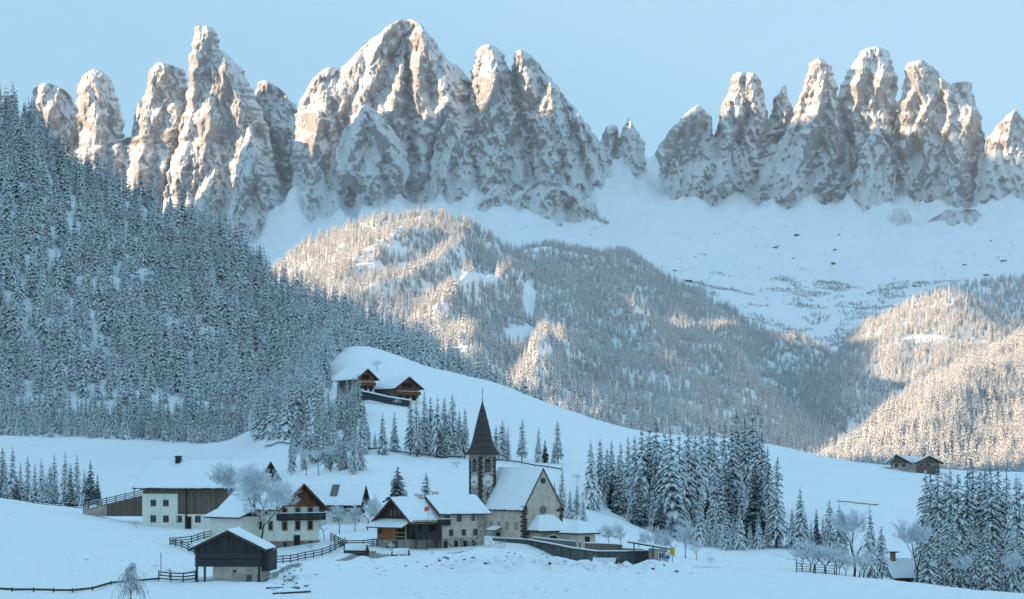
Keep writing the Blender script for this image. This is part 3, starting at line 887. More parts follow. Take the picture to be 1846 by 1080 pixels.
def bare_tree_mesh(name, H, spread, seed, levels=5, r0=0.018, kids=3, trunk_frac=0.28, thick_twig=0.010, upward=0.25, split=False, maxseg=9000):
    """branching skeleton skinned with thin prisms -> (trunk+limbs mesh, twig mesh)"""
    rng = random.Random(seed)
    limbs = []; twigs = []
    def grow(p, d, L, r, lev):
        n = 2 if lev < levels else 1
        q = p
        for i in range(n):
            g_ = .05 if lev == 0 else .10 if lev == 1 else .17
            d = (d + Vector((rng.gauss(0, g_), rng.gauss(0, g_), rng.gauss(0.03, g_ * .6)))).normalized()
            e = q + d * (L / n)
            (limbs if lev <= 2 else twigs).append((q, e, r * (1 - 0.25 * i / n), r * (1 - 0.25 * (i + 1) / n)))
            q = e
            if lev >= 1 and lev < levels and rng.random() < 0.85:
                side = Vector((rng.gauss(0, 1), rng.gauss(0, 1), rng.gauss(0, .5)))
                side = (side - side.dot(d) * d).normalized()
                grow(q, (d * 0.7 + side * 0.9 * spread + Vector((0, 0, upward * .3))).normalized(), L * rng.uniform(.5, .72), r * .5, lev + 1)
        if lev < levels and len(limbs) + len(twigs) < maxseg:
            for k in range(kids):
                a = 2 * pi * (k + rng.random() * .8) / kids
                side = Vector((cos(a), sin(a), 0)); side = side - side.dot(d) * d
                if side.length < .01: side = Vector((1, 0, 0))
                side.normalize()
                dd = (d * rng.uniform(.6, 1) + side * spread * rng.uniform(.5, 1.1) + Vector((0, 0, upward))).normalized()
                grow(q, dd, L * (rng.uniform(.62, .82) if lev < 2 else rng.uniform(.42, .95)), r * .62, lev + 1)
    grow(Vector((0, 0, -0.3)), Vector((0, 0, 1)), H * trunk_frac + .3, H * r0, 0)
    def skin(segs, n, mn):
        V = []; Fa = []
        for a, b, ra, rb in segs:
            d = (b - a)
            if d.length < 1e-5: continue
            d.normalize()
            u = d.orthogonal().normalized(); w = d.cross(u)
            i = len(V)
            for c, r in ((a, max(ra, mn)), (b, max(rb, mn))):
                for j in range(n):
                    t = 2 * pi * j / n
                    V.append(tuple(c + u * (r * cos(t)) + w * (r * sin(t))))
            for j in range(n):
                Fa.append((i + j, i + (j + 1) % n, i + n + (j + 1) % n, i + n + j))
        return np.array(V), np.array(Fa)
    zmax = max([e.z for _, e, _, _ in twigs + limbs])
    k = H / zmax
    def rs(L): return [(a * k, b * k, ra, rb) for a, b, ra, rb in L]
    lv, lf = skin(rs(limbs), 6, 0.02)
    tv, tf = skin(rs(twigs), 3, thick_twig)
    return mesh_np(name + '_limbs', lv, lf, True), mesh_np(name + '_twigs', tv, tf)

# prototypes: unit height 20 m for conifers (scaled per object)
def add_mat(me, m):
    me.materials.append(m); return me
SPRUCE = []; SPRUCE_DK = []; LARCH = []
for i in range(6):
    SPRUCE.append((add_mat(conifer_crown('snowy_crown', 20, 3.3 + .35 * (i % 3), 26, 9, 4, 10 + i, base=.05 + .02 * (i % 2), droop=.55 + .08 * (i % 3), gap=.08), M_NEED),
                   add_mat(trunk_mesh('tree_trunk', 18.5, .30, .05, seed=i, bend=.03), M_BARK)))
for i in range(3):
    SPRUCE_DK.append((add_mat(conifer_crown('dark_crown', 20, 3.9, 24, 9, 4, 30 + i, base=.07, droop=.50, gap=.10, thick=.4), M_NEED_DK), SPRUCE[i][1]))
for i in range(5):
    LARCH.append((add_mat(conifer_crown('larch_crown', 20, 2.5 + .25 * (i % 3), 34, 7, 5, 50 + i, base=.16 - .03 * (i % 2), droop=.75, gap=.22, wid=.16, thick=.55, power=.62, up=.12), M_NEED_LT),
                  add_mat(trunk_mesh('larch_trunk', 19, .28, .04, seed=9 + i, bend=.06), M_BARK)))
# light versions for the forests: crown and trunk in one mesh
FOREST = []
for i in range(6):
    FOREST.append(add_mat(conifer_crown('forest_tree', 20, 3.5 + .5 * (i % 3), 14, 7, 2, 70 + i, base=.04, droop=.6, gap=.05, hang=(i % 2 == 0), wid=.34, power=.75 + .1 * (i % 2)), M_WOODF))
FOREST_MID = []
for i in range(5):
    FOREST_MID.append(add_mat(conifer_crown('forest_tree', 20, 3.5 + .5 * (i % 3), 17, 8, 3, 90 + i, base=.04, droop=.6, gap=.06, wid=.38, power=.85, hang=(i % 2 == 1)), M_NEED))

PALE = [(add_mat(conifer_crown('pale_crown', 20, 3.0 + .4 * i, 30, 8, 4, 130 + i, base=.10, droop=.6, gap=.2, wid=.2, thick=.5, power=.7, up=.1), M_LARCH), LARCH[i][1]) for i in range(3)]
def plant(kind, px=None, d=None, h=15, label='', group=None, rng=random, loc=None, dark=False, lean=0.0, wide=1.0, cat='tree', name=None):
    lib = {'spruce': SPRUCE, 'dark': SPRUCE_DK, 'larch': LARCH, 'pale': PALE}[kind]
    crown, trunk = lib[rng.randrange(len(lib))]
    if loc is None:
        loc = gxy(px, d)
    nm = name or {'spruce': 'spruce_tree', 'dark': 'spruce_tree', 'larch': 'larch_tree', 'pale': 'larch_tree'}[kind]
    t = empty(nm, (loc[0], loc[1], loc[2] - 0.1), rng.uniform(0, 6.28), label, cat, group)
    s = h / 20.0
    t.scale = (s * wide, s * wide, s)
    t.rotation_euler = (lean * rng.uniform(-1, 1), lean * rng.uniform(-1, 1), rng.uniform(0, 6.28))
    new_obj('crown', crown, t); new_obj('trunk', trunk, t)
    return t

# ---------------------------------------------------------------- geometry-node forests (far woods that read as one mass)
def make_forest(name, pts, hs, protos, rng, wide=1.0, label=None):
    """pts (n,3) ground points, hs heights: one object that instances the prototype trees"""
    me = bpy.data.meshes.new(name)
    me.vertices.add(len(pts)); me.vertices.foreach_set('co', np.asarray(pts, np.float32).ravel())
    at = me.attributes.new('tree_size', 'FLOAT_VECTOR', 'POINT')
    w = hs / 20.0 * wide * rng.uniform(0.8, 1.2, len(hs))
    at.data.foreach_set('vector', np.stack([w, w, hs / 20.0], -1).astype(np.float32).ravel())
    ar = me.attributes.new('tree_turn', 'FLOAT_VECTOR', 'POINT')
    ar.data.foreach_set('vector', np.stack([rng.uniform(-.05, .05, len(hs)), rng.uniform(-.05, .05, len(hs)), rng.uniform(0, 6.28, len(hs))], -1).astype(np.float32).ravel())
    ai = me.attributes.new('tree_kind', 'INT', 'POINT')
    ai.data.foreach_set('value', rng.randint(0, len(protos), len(hs)).astype(np.int32))
    o = new_obj(name, me)
    ng = bpy.data.node_groups.new(name + '_trees', 'GeometryNodeTree')
    ng.interface.new_socket('Geometry', in_out='INPUT', socket_type='NodeSocketGeometry')
    ng.interface.new_socket('Geometry', in_out='OUTPUT', socket_type='NodeSocketGeometry')
    gi = ng.nodes.new('NodeGroupInput'); go = ng.nodes.new('NodeGroupOutput')
    jn = ng.nodes.new('GeometryNodeJoinGeometry')
    def attr(nm, typ):
        a = ng.nodes.new('GeometryNodeInputNamedAttribute'); a.data_type = typ
        a.inputs['Name'].default_value = nm
        return [s for s in a.outputs if s.enabled][0]
    sz = attr('tree_size', 'FLOAT_VECTOR'); tn = attr('tree_turn', 'FLOAT_VECTOR'); kd = attr('tree_kind', 'INT')
    for k, po in enumerate(protos):
        inst = ng.nodes.new('GeometryNodeInstanceOnPoints')
        ob = ng.nodes.new('GeometryNodeObjectInfo'); ob.inputs['Object'].default_value = po
        ob.inputs['As Instance'].default_value = True; ob.transform_space = 'ORIGINAL'
        cmp = ng.nodes.new('FunctionNodeCompare'); cmp.data_type = 'INT'; cmp.operation = 'EQUAL'
        ng.links.new(kd, [s for s in cmp.inputs if s.enabled and s.type == 'INT'][0])
        [s for s in cmp.inputs if s.enabled and s.type == 'INT'][1].default_value = k
        ng.links.new(cmp.outputs[0], inst.inputs['Selection'])
        ng.links.new(gi.outputs[0], inst.inputs['Points'])
        ng.links.new(ob.outputs['Geometry'], inst.inputs['Instance'])
        ng.links.new(sz, inst.inputs['Scale'])
        ng.links.new(tn, inst.inputs['Rotation'])
        ng.links.new(inst.outputs[0], jn.inputs[0])
    ng.links.new(jn.outputs[0], go.inputs[0])
    md = o.modifiers.new('trees', 'NODES'); md.node_group = ng
    return tag(o, kind='stuff')

NR = np.random.RandomState(11)
# the individual trees along the forest edge whose meshes the woods share
def proto_objs(meshes, label, group, pts, h):
    out = []
    nth = ('leftmost', 'second from left', 'third from left', 'fourth from left', 'fifth from left', 'sixth from left')
    for i, (me, p) in enumerate(zip(meshes, pts)):
        o = new_obj('forest_tree', me)
        o.location = p; s = h / 20.0; o.scale = (s, s, s)
        tag(o, label + ', ' + nth[i], 'tree', group)
        out.append(o)
    return out
def nz_clump(P, s, seed): return noise3(P[:, 0] / s, P[:, 1] / s, seed)

pr_pts = [gxy(px, 975) for px in (28, 100, 190, 262, 330)]
P_MID = proto_objs(FOREST_MID, 'spruce inside the lower edge of the left forest', 'trees on the lower edge of the left forest', pr_pts, 15)
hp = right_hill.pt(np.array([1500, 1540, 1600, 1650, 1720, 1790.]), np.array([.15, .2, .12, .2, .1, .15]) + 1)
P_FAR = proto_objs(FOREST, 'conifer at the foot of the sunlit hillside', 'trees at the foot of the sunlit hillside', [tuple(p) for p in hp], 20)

# left forest
def keep_left(px, py, P):
    c = nz_clump(P, 60, 3.0)
    return (c > -0.85) & (py < 790)
pts = left_hill.scatter(4600, NR, t0=.82, t1=3.12, px0=-500, px1=980, keep=keep_left)
hs = 25 * NR.uniform(.45, 1.15, len(pts)) * (1 - .25 * sstep(1100, 960, pts[:, 1]))
make_forest('left_forest', pts, hs, P_MID, NR, 1.0)
# trees on the left shoulder of the farm hill
hp_ = NR.uniform(455, 612, 1500); hd_ = NR.uniform(600, 930, 1500)
hz_ = ground_pd(hp_, hd_); hy_ = HY - hz_ / hd_ * F
k = (hy_ < 792) & ((hp_ < 590 - (hd_ < 760) * 8) | (hy_ > 700) & (hp_ < 560 + (760 - hy_) * .2) | (hd_ > 820)) & (hp_ + (hd_ - 600) * .1 > 470)
k &= ~((hp_ > 602) & (hd_ < 860))
hp_ = hp_[k][:520]; hd_ = hd_[k][:520]; hz_ = hz_[k][:520]
make_forest('shoulder_forest', np.stack([(hp_ - CX) / F * hd_, hd_, hz_], -1), NR.uniform(11, 19, len(hp_)), P_MID, NR)
xs = NR.uniform(-1300, -60, 9000); ys = NR.uniform(80, 1500, 9000)
k = xs < -(0.256 * ys + 75)
xs = xs[k][:2200]; ys = ys[k][:2200]
zs = zshade_slope(xs, ys)
make_forest('side_forest', np.stack([xs, ys, zs], -1), NR.uniform(12, 18, len(xs)), P_MID, NR)

def keep_centre(px, py, P):
    c = nz_clump(P, 120, 8.0)
    k = c > -0.9
    for (ax, ay, rx, ry) in ((935, 605, 28, 20), (985, 640, 14, 12), (860, 505, 45, 14), (1378, 668, 18, 20), (955, 545, 12, 40)):
        k &= ((px - ax) / rx) ** 2 + ((py - ay) / ry) ** 2 > 1
    return k
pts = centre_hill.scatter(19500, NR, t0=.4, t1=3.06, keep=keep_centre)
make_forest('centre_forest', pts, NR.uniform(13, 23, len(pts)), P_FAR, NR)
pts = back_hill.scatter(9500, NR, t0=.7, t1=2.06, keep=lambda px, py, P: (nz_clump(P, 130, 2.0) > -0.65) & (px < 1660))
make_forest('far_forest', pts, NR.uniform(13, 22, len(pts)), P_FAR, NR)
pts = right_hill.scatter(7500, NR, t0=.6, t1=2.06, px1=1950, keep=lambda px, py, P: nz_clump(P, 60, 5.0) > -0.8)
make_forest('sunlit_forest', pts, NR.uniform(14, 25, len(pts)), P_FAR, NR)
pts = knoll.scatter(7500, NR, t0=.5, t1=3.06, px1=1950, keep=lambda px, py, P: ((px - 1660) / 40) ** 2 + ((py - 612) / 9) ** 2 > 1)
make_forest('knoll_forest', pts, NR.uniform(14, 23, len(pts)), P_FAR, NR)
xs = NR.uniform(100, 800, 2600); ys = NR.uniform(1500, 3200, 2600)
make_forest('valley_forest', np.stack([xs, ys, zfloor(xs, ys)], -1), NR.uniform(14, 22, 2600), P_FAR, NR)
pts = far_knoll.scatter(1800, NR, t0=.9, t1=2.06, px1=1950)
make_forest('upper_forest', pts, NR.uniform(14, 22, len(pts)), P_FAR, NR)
# ---------------------------------------------------------------- building materials
def mat_plain(name, c, var=0.15, scale=1.5, rough=0.85, bs=0.3, bd=0.02, c2=None, vstretch=1.0, bscale=8):
    m, nt, b = newmat(name)
    p = pos(nt, obj=True, scale=(1, 1, vstretch)) if vstretch != 1.0 else pos(nt, obj=True)
    lo = c2 or tuple(x * (1 - var * 2) for x in c)
    f = maprange(nt, noise_n(nt, p, scale, 6, 0.65), 0.3, 0.7)
    col = mixc(nt, f, lo, c)
    st = maprange(nt, noise_n(nt, pos(nt, obj=True, scale=(1, 1, .18)), .9, 6, .7), .52, .72, 0, .35)
    nt.links.new(mixc(nt, st, col, tuple(x * .45 for x in c)), b.inputs['Base Color'])
    b.inputs['Roughness'].default_value = rough
    b.inputs['Specular IOR Level'].default_value = 0.25
    bump(nt, b, noise_n(nt, p, bscale, 4), bs, bd)
    return m
def mat_boards(name, c, c2, width=0.22, horiz=False, grey=0.0):
    """weathered boards: tone per board, dark joints, grain"""
    m, nt, b = newmat(name)
    tc = pos(nt, obj=True)
    s = N(nt, 'ShaderNodeSeparateXYZ'); nt.links.new(tc, s.inputs[0])
    if horiz: u = s.outputs['Z']
    else: u = mathn(nt, 'ADD', s.outputs['X'], s.outputs['Y'])
    u = mathn(nt, 'DIVIDE', u, width)
    fr = mathn(nt, 'FRACT', u); fl = mathn(nt, 'FLOOR', u)
    wn_ = N(nt, 'ShaderNodeTexWhiteNoise', noise_dimensions='1D'); nt.links.new(fl, wn_.inputs['W'])
    grain = noise_n(nt, pos(nt, obj=True, scale=(1, 1, 0.12) if not horiz else (0.12, 0.12, 1)), 14, 5, .7)
    f = mathn(nt, 'ADD', mathn(nt, 'MULTIPLY', wn_.outputs['Value'], 0.6), mathn(nt, 'MULTIPLY', grain, 0.5), clamp=True)
    col = mixc(nt, f, c2, c)
    e = mathn(nt, 'MINIMUM', fr, mathn(nt, 'SUBTRACT', 1.0, fr))
    j = maprange(nt, e, 0.02, 0.12)
    col = mixc(nt, j, tuple(x * 0.25 for x in c2), col)
    nt.links.new(col, b.inputs['Base Color'])
    b.inputs['Roughness'].default_value = 0.85
    b.inputs['Specular IOR Level'].default_value = 0.2
    bump(nt, b, mathn(nt, 'ADD', j, mathn(nt, 'MULTIPLY', grain, 0.2)), 0.7, 0.03)
    return m
def mat_stones(name, mortar, stone, stone2, scale=2.2, gap=0.10):
    m, nt, b = newmat(name)
    p = pos(nt, obj=True, scale=(1, 1, 1.5))
    warp = N(nt, 'ShaderNodeVectorMath', operation='ADD')
    nz_ = N(nt, 'ShaderNodeTexNoise'); nz_.inputs['Scale'].default_value = 2.0
    nt.links.new(p, nz_.inputs['Vector'])
    sc_ = N(nt, 'ShaderNodeVectorMath', operation='SCALE'); sc_.inputs['Scale'].default_value = 0.25
    nt.links.new(nz_.outputs['Color'], sc_.inputs[0])
    nt.links.new(p, warp.inputs[0]); nt.links.new(sc_.outputs[0], warp.inputs[1])
    v = N(nt, 'ShaderNodeTexVoronoi', feature='DISTANCE_TO_EDGE'); v.inputs['Scale'].default_value = scale
    v2 = N(nt, 'ShaderNodeTexVoronoi', feature='F1'); v2.inputs['Scale'].default_value = scale
    nt.links.new(warp.outputs[0], v.inputs['Vector']); nt.links.new(warp.outputs[0], v2.inputs['Vector'])
    sep = N(nt, 'ShaderNodeSeparateColor'); nt.links.new(v2.outputs['Color'], sep.inputs[0])
    stc = mixc(nt, sep.outputs[0], stone, stone2)
    # some stones are rendered over
    hid = maprange(nt, mathn(nt, 'ADD', sep.outputs[1], mathn(nt, 'MULTIPLY', noise_n(nt, pos(nt, obj=True), 0.5, 3), 0.6)), 0.78, 0.86)
    e = maprange(nt, v.outputs['Distance'], gap * 0.5, gap)
    e = mathn(nt, 'MULTIPLY', e, mathn(nt, 'SUBTRACT', 1.0, hid))
    mo = mixc(nt, noise_n(nt, pos(nt, obj=True), 3, 5), tuple(x * .75 for x in mortar), mortar)
    nt.links.new(mixc(nt, e, mo, stc), b.inputs['Base Color'])
    b.inputs['Roughness'].default_value = 0.9
    bump(nt, b, e, 0.6, 0.04)
    return m
M_WHITE = mat_plain('white_render', (0.86, 0.81, 0.70), 0.04, 0.8)
M_CREAM = mat_plain('weathered_cream_render', (0.68, 0.55, 0.43), 0.12, 0.9, c2=(0.48, 0.39, 0.31))
M_OCHRE = mat_plain('ochre_surround', (0.46, 0.34, 0.17), 0.1)
M_PINK = mat_plain('pinkish_plinth', (0.36, 0.24, 0.20), 0.2, 1.2)
M_CONC = mat_plain('pale_concrete', (0.54, 0.43, 0.37), 0.18, 0.8, c2=(0.30, 0.24, 0.21))
M_CONC_DK = mat_plain('dark_wet_concrete', (0.16, 0.17, 0.16), 0.3, 0.7, c2=(0.06, 0.065, 0.062), vstretch=0.25)
M_BOARD = mat_boards('grey_brown_boards', (0.27, 0.195, 0.145), (0.13, 0.095, 0.075))
M_BOARD_DK = mat_boards('black_weathered_boards', (0.085, 0.092, 0.098), (0.030, 0.031, 0.034), horiz=True)
M_BOARD_DKV = mat_boards('black_weathered_upright_boards', (0.085, 0.075, 0.068), (0.028, 0.025, 0.024))
M_BOARD_OR = mat_boards('fresh_orange_boards', (0.50, 0.20, 0.085), (0.34, 0.12, 0.05), horiz=True)
M_BOARD_RD = mat_boards('reddish_brown_boards', (0.30, 0.125, 0.065), (0.16, 0.065, 0.035))
M_WOOD = mat_plain('old_wood', (0.10, 0.075, 0.058), 0.3, 3, vstretch=.3)
M_WOOD_LT = mat_plain('new_timber', (0.50, 0.33, 0.17), 0.15, 3)
M_WOOD_RD = mat_plain('red_brown_timber', (0.20, 0.075, 0.045), 0.2, 3)
M_TILE = mat_boards('dark_roof_tiles', (0.10, 0.075, 0.065), (0.05, 0.04, 0.038), width=0.3)
M_SHINGLE = mat_boards('spire_shingles', (0.120, 0.100, 0.088), (0.055, 0.047, 0.042), width=0.28, horiz=True)
M_TOWER = mat_stones('dark_stones_in_pale_mortar', (0.44, 0.38, 0.33), (0.070, 0.055, 0.048), (0.17, 0.13, 0.11), 2.7, 0.13)
M_RUBBLE = mat_stones('rubble_stones', (0.50, 0.42, 0.35), (0.12, 0.095, 0.08), (0.24, 0.20, 0.17), 2.6, 0.12)
M_QUOIN = mat_plain('dark_quoin_stone', (0.080, 0.055, 0.045), 0.25, 3)
M_METAL = mat_plain('dark_iron', (0.03, 0.03, 0.032), 0.1, rough=0.5)
M_GREYPANEL = mat_plain('grey_panel', (0.20, 0.19, 0.18), 0.1)
def mat_simple(name, c, rough=0.6, spec=0.5):
    m, nt, b = newmat(name)
    nt.links.new(mixc(nt, noise_n(nt, pos(nt, obj=True), 2.0, 3), tuple(x * .85 for x in c), c), b.inputs['Base Color'])
    b.inputs['Roughness'].default_value = rough
    b.inputs['Specular IOR Level'].default_value = spec
    return m
M_GLASS = mat_simple('dark_window_glass', (0.030, 0.038, 0.045), 0.12)
M_VOID = mat_simple('near_black_fill', (0.020, 0.017, 0.015), 0.9)  # even near-black for door panels, arched and slit openings
M_CLOCK = mat_simple('white_clock_plaster', (0.78, 0.74, 0.68), 0.8)
M_RED = mat_simple('orange_red_cloth', (0.75, 0.10, 0.04), 0.8)
M_YEL = mat_simple('yellow_sign_paint', (0.80, 0.50, 0.03), 0.5)
M_BLUE = mat_simple('blue_poster_print', (0.05, 0.16, 0.42), 0.6)
M_WHT = mat_simple('white_paper', (0.75, 0.76, 0.78), 0.7)
M_FRESCO = mat_plain('faded_fresco', (0.36, 0.20, 0.15), 0.3, 2.5, c2=(0.42, 0.36, 0.30))
def mat_roofsnow():
    m, nt, b = newmat('roof_snow')
    p = pos(nt)
    nt.links.new(mixc(nt, noise_n(nt, p, 0.5, 3), tuple(x * .95 for x in SNOW), SNOW), b.inputs['Base Color'])
    b.inputs['Roughness'].default_value = 0.8
    b.inputs['Specular IOR Level'].default_value = 0.15
    bump(nt, b, noise_n(nt, p, 1.2, 5), 0.35, 0.12)
    return m
M_RSNOW = mat_roofsnow()

# ---------------------------------------------------------------- shape helpers
class MB:
    def __init__(s): s.v = []; s.f = []
    def box(s, x0, x1, y0, y1, z0, z1):
        i = len(s.v)
        s.v += [(x, y, z) for z in (z0, z1) for y in (y0, y1) for x in (x0, x1)]
        s.f += [tuple(i + k for k in q) for q in ((0, 2, 3, 1), (4, 5, 7, 6), (0, 1, 5, 4), (2, 6, 7, 3), (0, 4, 6, 2), (1, 3, 7, 5))]
        return s
    def prism(s, poly, axis, a, b):
        """poly: list of 2d points extruded along axis from a to b. axis 'y': poly=(x,z); 'x': poly=(y,z); 'z': poly=(x,y)"""
        i = len(s.v); n = len(poly)
        for t in (a, b):
            for p, q in poly:
                s.v.append({'y': (p, t, q), 'x': (t, p, q), 'z': (p, q, t)}[axis])
        s.f.append(tuple(i + k for k in range(n))); s.f.append(tuple(i + n + k for k in reversed(range(n))))
        for k in range(n):
            s.f.append((i + k, i + n + k, i + n + (k + 1) % n, i + (k + 1) % n))
        return s
    def bar(s, a, b, w=0.08, h=None, up=Vector((0, 0, 1))):
        h = w if h is None else h
        a = Vector(a); b = Vector(b); d = (b - a).normalized()
        u = d.cross(up)
        if u.length < 1e-3: u = Vector((1, 0, 0))
        u.normalize(); w2 = u * (w / 2); h2 = d.cross(u).normalized() * (h / 2)
        i = len(s.v)
        for c in (a, b):
            for p, q in ((-1, -1), (1, -1), (1, 1), (-1, 1)):
                s.v.append(tuple(c + w2 * p + h2 * q))
        s.f += [tuple(i + k for k in q) for q in ((0, 3, 2, 1), (4, 5, 6, 7), (0, 1, 5, 4), (1, 2, 6, 5), (2, 3, 7, 6), (3, 0, 4, 7))]
        return s
    def rock(s, c, r, rng, sub=1):
        import bmesh
        bm = bmesh.new(); bmesh.ops.create_icosphere(bm, subdivisions=sub + 1, radius=1)
        i = len(s.v)
        k = [rng.uniform(.6, 1.3) for _ in range(3)]
        sd = rng.uniform(0, 50)
        for v in bm.verts:
            q = 1 + 0.45 * float(noise3(v.co.x * 1.3 + sd, v.co.y * 1.3, v.co.z * 1.3))
            s.v.append((c[0] + v.co.x * r * k[0] * q, c[1] + v.co.y * r * k[1] * q, c[2] + v.co.z * r * k[2] * q * .8))
        for f in bm.faces: s.f.append(tuple(i + v.index for v in f.verts))
        bm.free(); return s
    def mesh(s, name, bevel=0):
        me = bpy.data.meshes.new(name); me.from_pydata(s.v, [], s.f); me.update()
        import bmesh
        bm = bmesh.new(); bm.from_mesh(me); bmesh.ops.recalc_face_normals(bm, faces=bm.faces)
        if bevel: bmesh.ops.bevel(bm, geom=list(bm.edges), offset=bevel, segments=1, affect='EDGES')
        bm.to_mesh(me); bm.free()
        return me
    def build(s, name, mat, parent=None, bevel=0, label=None):
        o = new_obj(name, s.mesh(name, bevel), parent, mat)
        if label: o['label'] = label
        return o

def window(parent, x, z, w, h, face='front', y=0.0, frame=M_WOOD, surround=None, name='window', cross=True, glass=M_GLASS, sill=False):
    """a window on a wall of the building. face: front (-y) / left (-x) / right (+x) / ; y = plane coordinate"""
    t = 0.09
    def P(mb, a0, a1, z0, z1, p0, p1):     # a along wall, p outwards from the wall
        if face == 'front': mb.box(a0, a1, y - p1, y - p0, z0, z1)
        elif face == 'left': mb.box(y - p1, y - p0, a0, a1, z0, z1)
        else: mb.box(y + p0, y + p1, a0, a1, z0, z1)
    m = MB()
    x0, x1, z0, z1 = x - w / 2, x + w / 2, z - h / 2, z + h / 2
    P(m, x0 - t, x0, z0 - t, z1 + t, -.02, .06); P(m, x1, x1 + t, z0 - t, z1 + t, -.02, .06)
    P(m, x0, x1, z1, z1 + t, -.02, .055); P(m, x0, x1, z0 - t, z0, -.02, .055)
    if cross and w > 0.5:
        P(m, x - .03, x + .03, z0, z1, .012, .045)
    f = m.build(name, frame, parent)
    P(g := MB(), x0, x1, z0, z1, -.02, .012)
    g.build('pane' if glass is M_GLASS else 'door_panel', glass, f)
    if surround is not None:
        s = MB(); k = .22
        P(s, x0 - t - k, x0 - t, z0 - t - k, z1 + t + k, -.02, .03); P(s, x1 + t, x1 + t + k, z0 - t - k, z1 + t + k, -.02, .03)
        P(s, x0 - t, x1 + t, z1 + t, z1 + t + k, -.02, .03); P(s, x0 - t, x1 + t, z0 - t - k, z0 - t, -.02, .03)
        s.build('surround', surround, f)
    if sill:
        q = MB(); P(q, x0 - t - .05, x1 + t + .05, z0 - t - .10, z0 - t, -.02, .16); q.build('sill', M_RSNOW, f)
    return f
def door(parent, x, z0, w, h, face='front', y=0.0, frame=M_WOOD, panel=M_VOID):
    f = window(parent, x, z0 + h / 2, w, h, face, y, frame, None, 'door', cross=False, glass=panel)
    return f

def gable_roof(root, w, d, he, hr, ridge, ov=0.6, og=0.7, th=0.16, snow=0.30, mat=M_TILE, rake=M_WOOD, off=(0, 0), slide=0.0):
    """two pitched slabs with a snow blanket on each; ridge 'x' or 'y'"""
    L0, L1 = (0, d) if ridge == 'y' else (0, w)
    span = w if ridge == 'y' else d
    run = span / 2; rise = hr - he
    sl = rise / run
    ax = 'y' if ridge == 'y' else 'x'
    L0 -= og; L1 += og
    r = None
    def slab(sgn, a, b, zoff, t, e_in=0.0, lim=None):
        """strip of the slope: from ridge distance a to b (horizontal)"""
        p = [(run + sgn * a, hr - a * sl + zoff), (run + sgn * b, hr - b * sl + zoff),
             (run + sgn * b, hr - b * sl + zoff + t), (run + sgn * a, hr - a * sl + zoff + t)]
        return p
    m = MB()
    for sgn in (-1, 1):
        m.prism(slab(sgn, 0.0, run + ov, 0.0, th), ax, L0, L1)
    r = m.build('roof', mat, root)
    for sgn in (-1, 1):
        for e0, e1 in ((L0 - .06, L0 - .003), (L1 + .003, L1 + .06)):
            MB().prism(slab(sgn, 0.002, run + ov, -.14, th + .20), ax, e0, e1).build('bargeboard', rake, r)
    # one continuous blanket of uneven depth with a ragged, softly rounded edge
    n = 12; mlen = max(6, int((L1 - L0) / .45)); sd = root.location.x + root.location.y
    rows = []
    for j in range(mlen + 1):
        tj = L0 + .03 + (L1 - L0 - .06) * j / mlen
        endf = min(1.0, .45 + 1.2 * min(tj - L0, L1 - tj) / .6)
        row = []
        for k in range(-n, n + 1):
            u = k / n
            e_ = run + ov - .04 + .10 * float(noise3(tj * .9 + sd, u * .5 + (5 if u > 0 else 0), 1.0))
            a_ = abs(u) * e_
            edge = min(1.0, (1 - abs(u)) * 7 + .30)
            th_ = snow * edge * endf * (1 + .35 * float(noise3(tj * .45 + sd, u * 3.0, 2.0)) + .12 * float(noise3(tj * 1.7, u * 9.0, sd)))
            row.append((run + (a_ if u > 0 else -a_), hr - a_ * sl + th + .004 + max(.03, th_)))
        rows.append((tj, row))
    s = MB(); m_ = 2 * n + 1
    for tj, row in rows:
        for p_, q_ in row: s.v.append((p_, tj, q_) if ax == 'y' else (tj, p_, q_))
        for (p_, q_) in (row[-1], (run, 0), row[0]):
            if q_ == 0: q_ = hr + th + .004
            else: q_ = hr - abs(p_ - run) * sl + th + .004
            s.v.append((p_, tj, q_) if ax == 'y' else (tj, p_, q_))
    w_ = m_ + 3
    for j in range(mlen):
        for k in range(w_):
            a0 = j * w_ + k; a1 = j * w_ + (k + 1) % w_
            s.f.append((a0, a1, a1 + w_, a0 + w_))
    s.f.append(tuple(range(w_))); s.f.append(tuple(mlen * w_ + k for k in reversed(range(w_))))
    s.build('snow_cover', M_RSNOW, r)
    return r

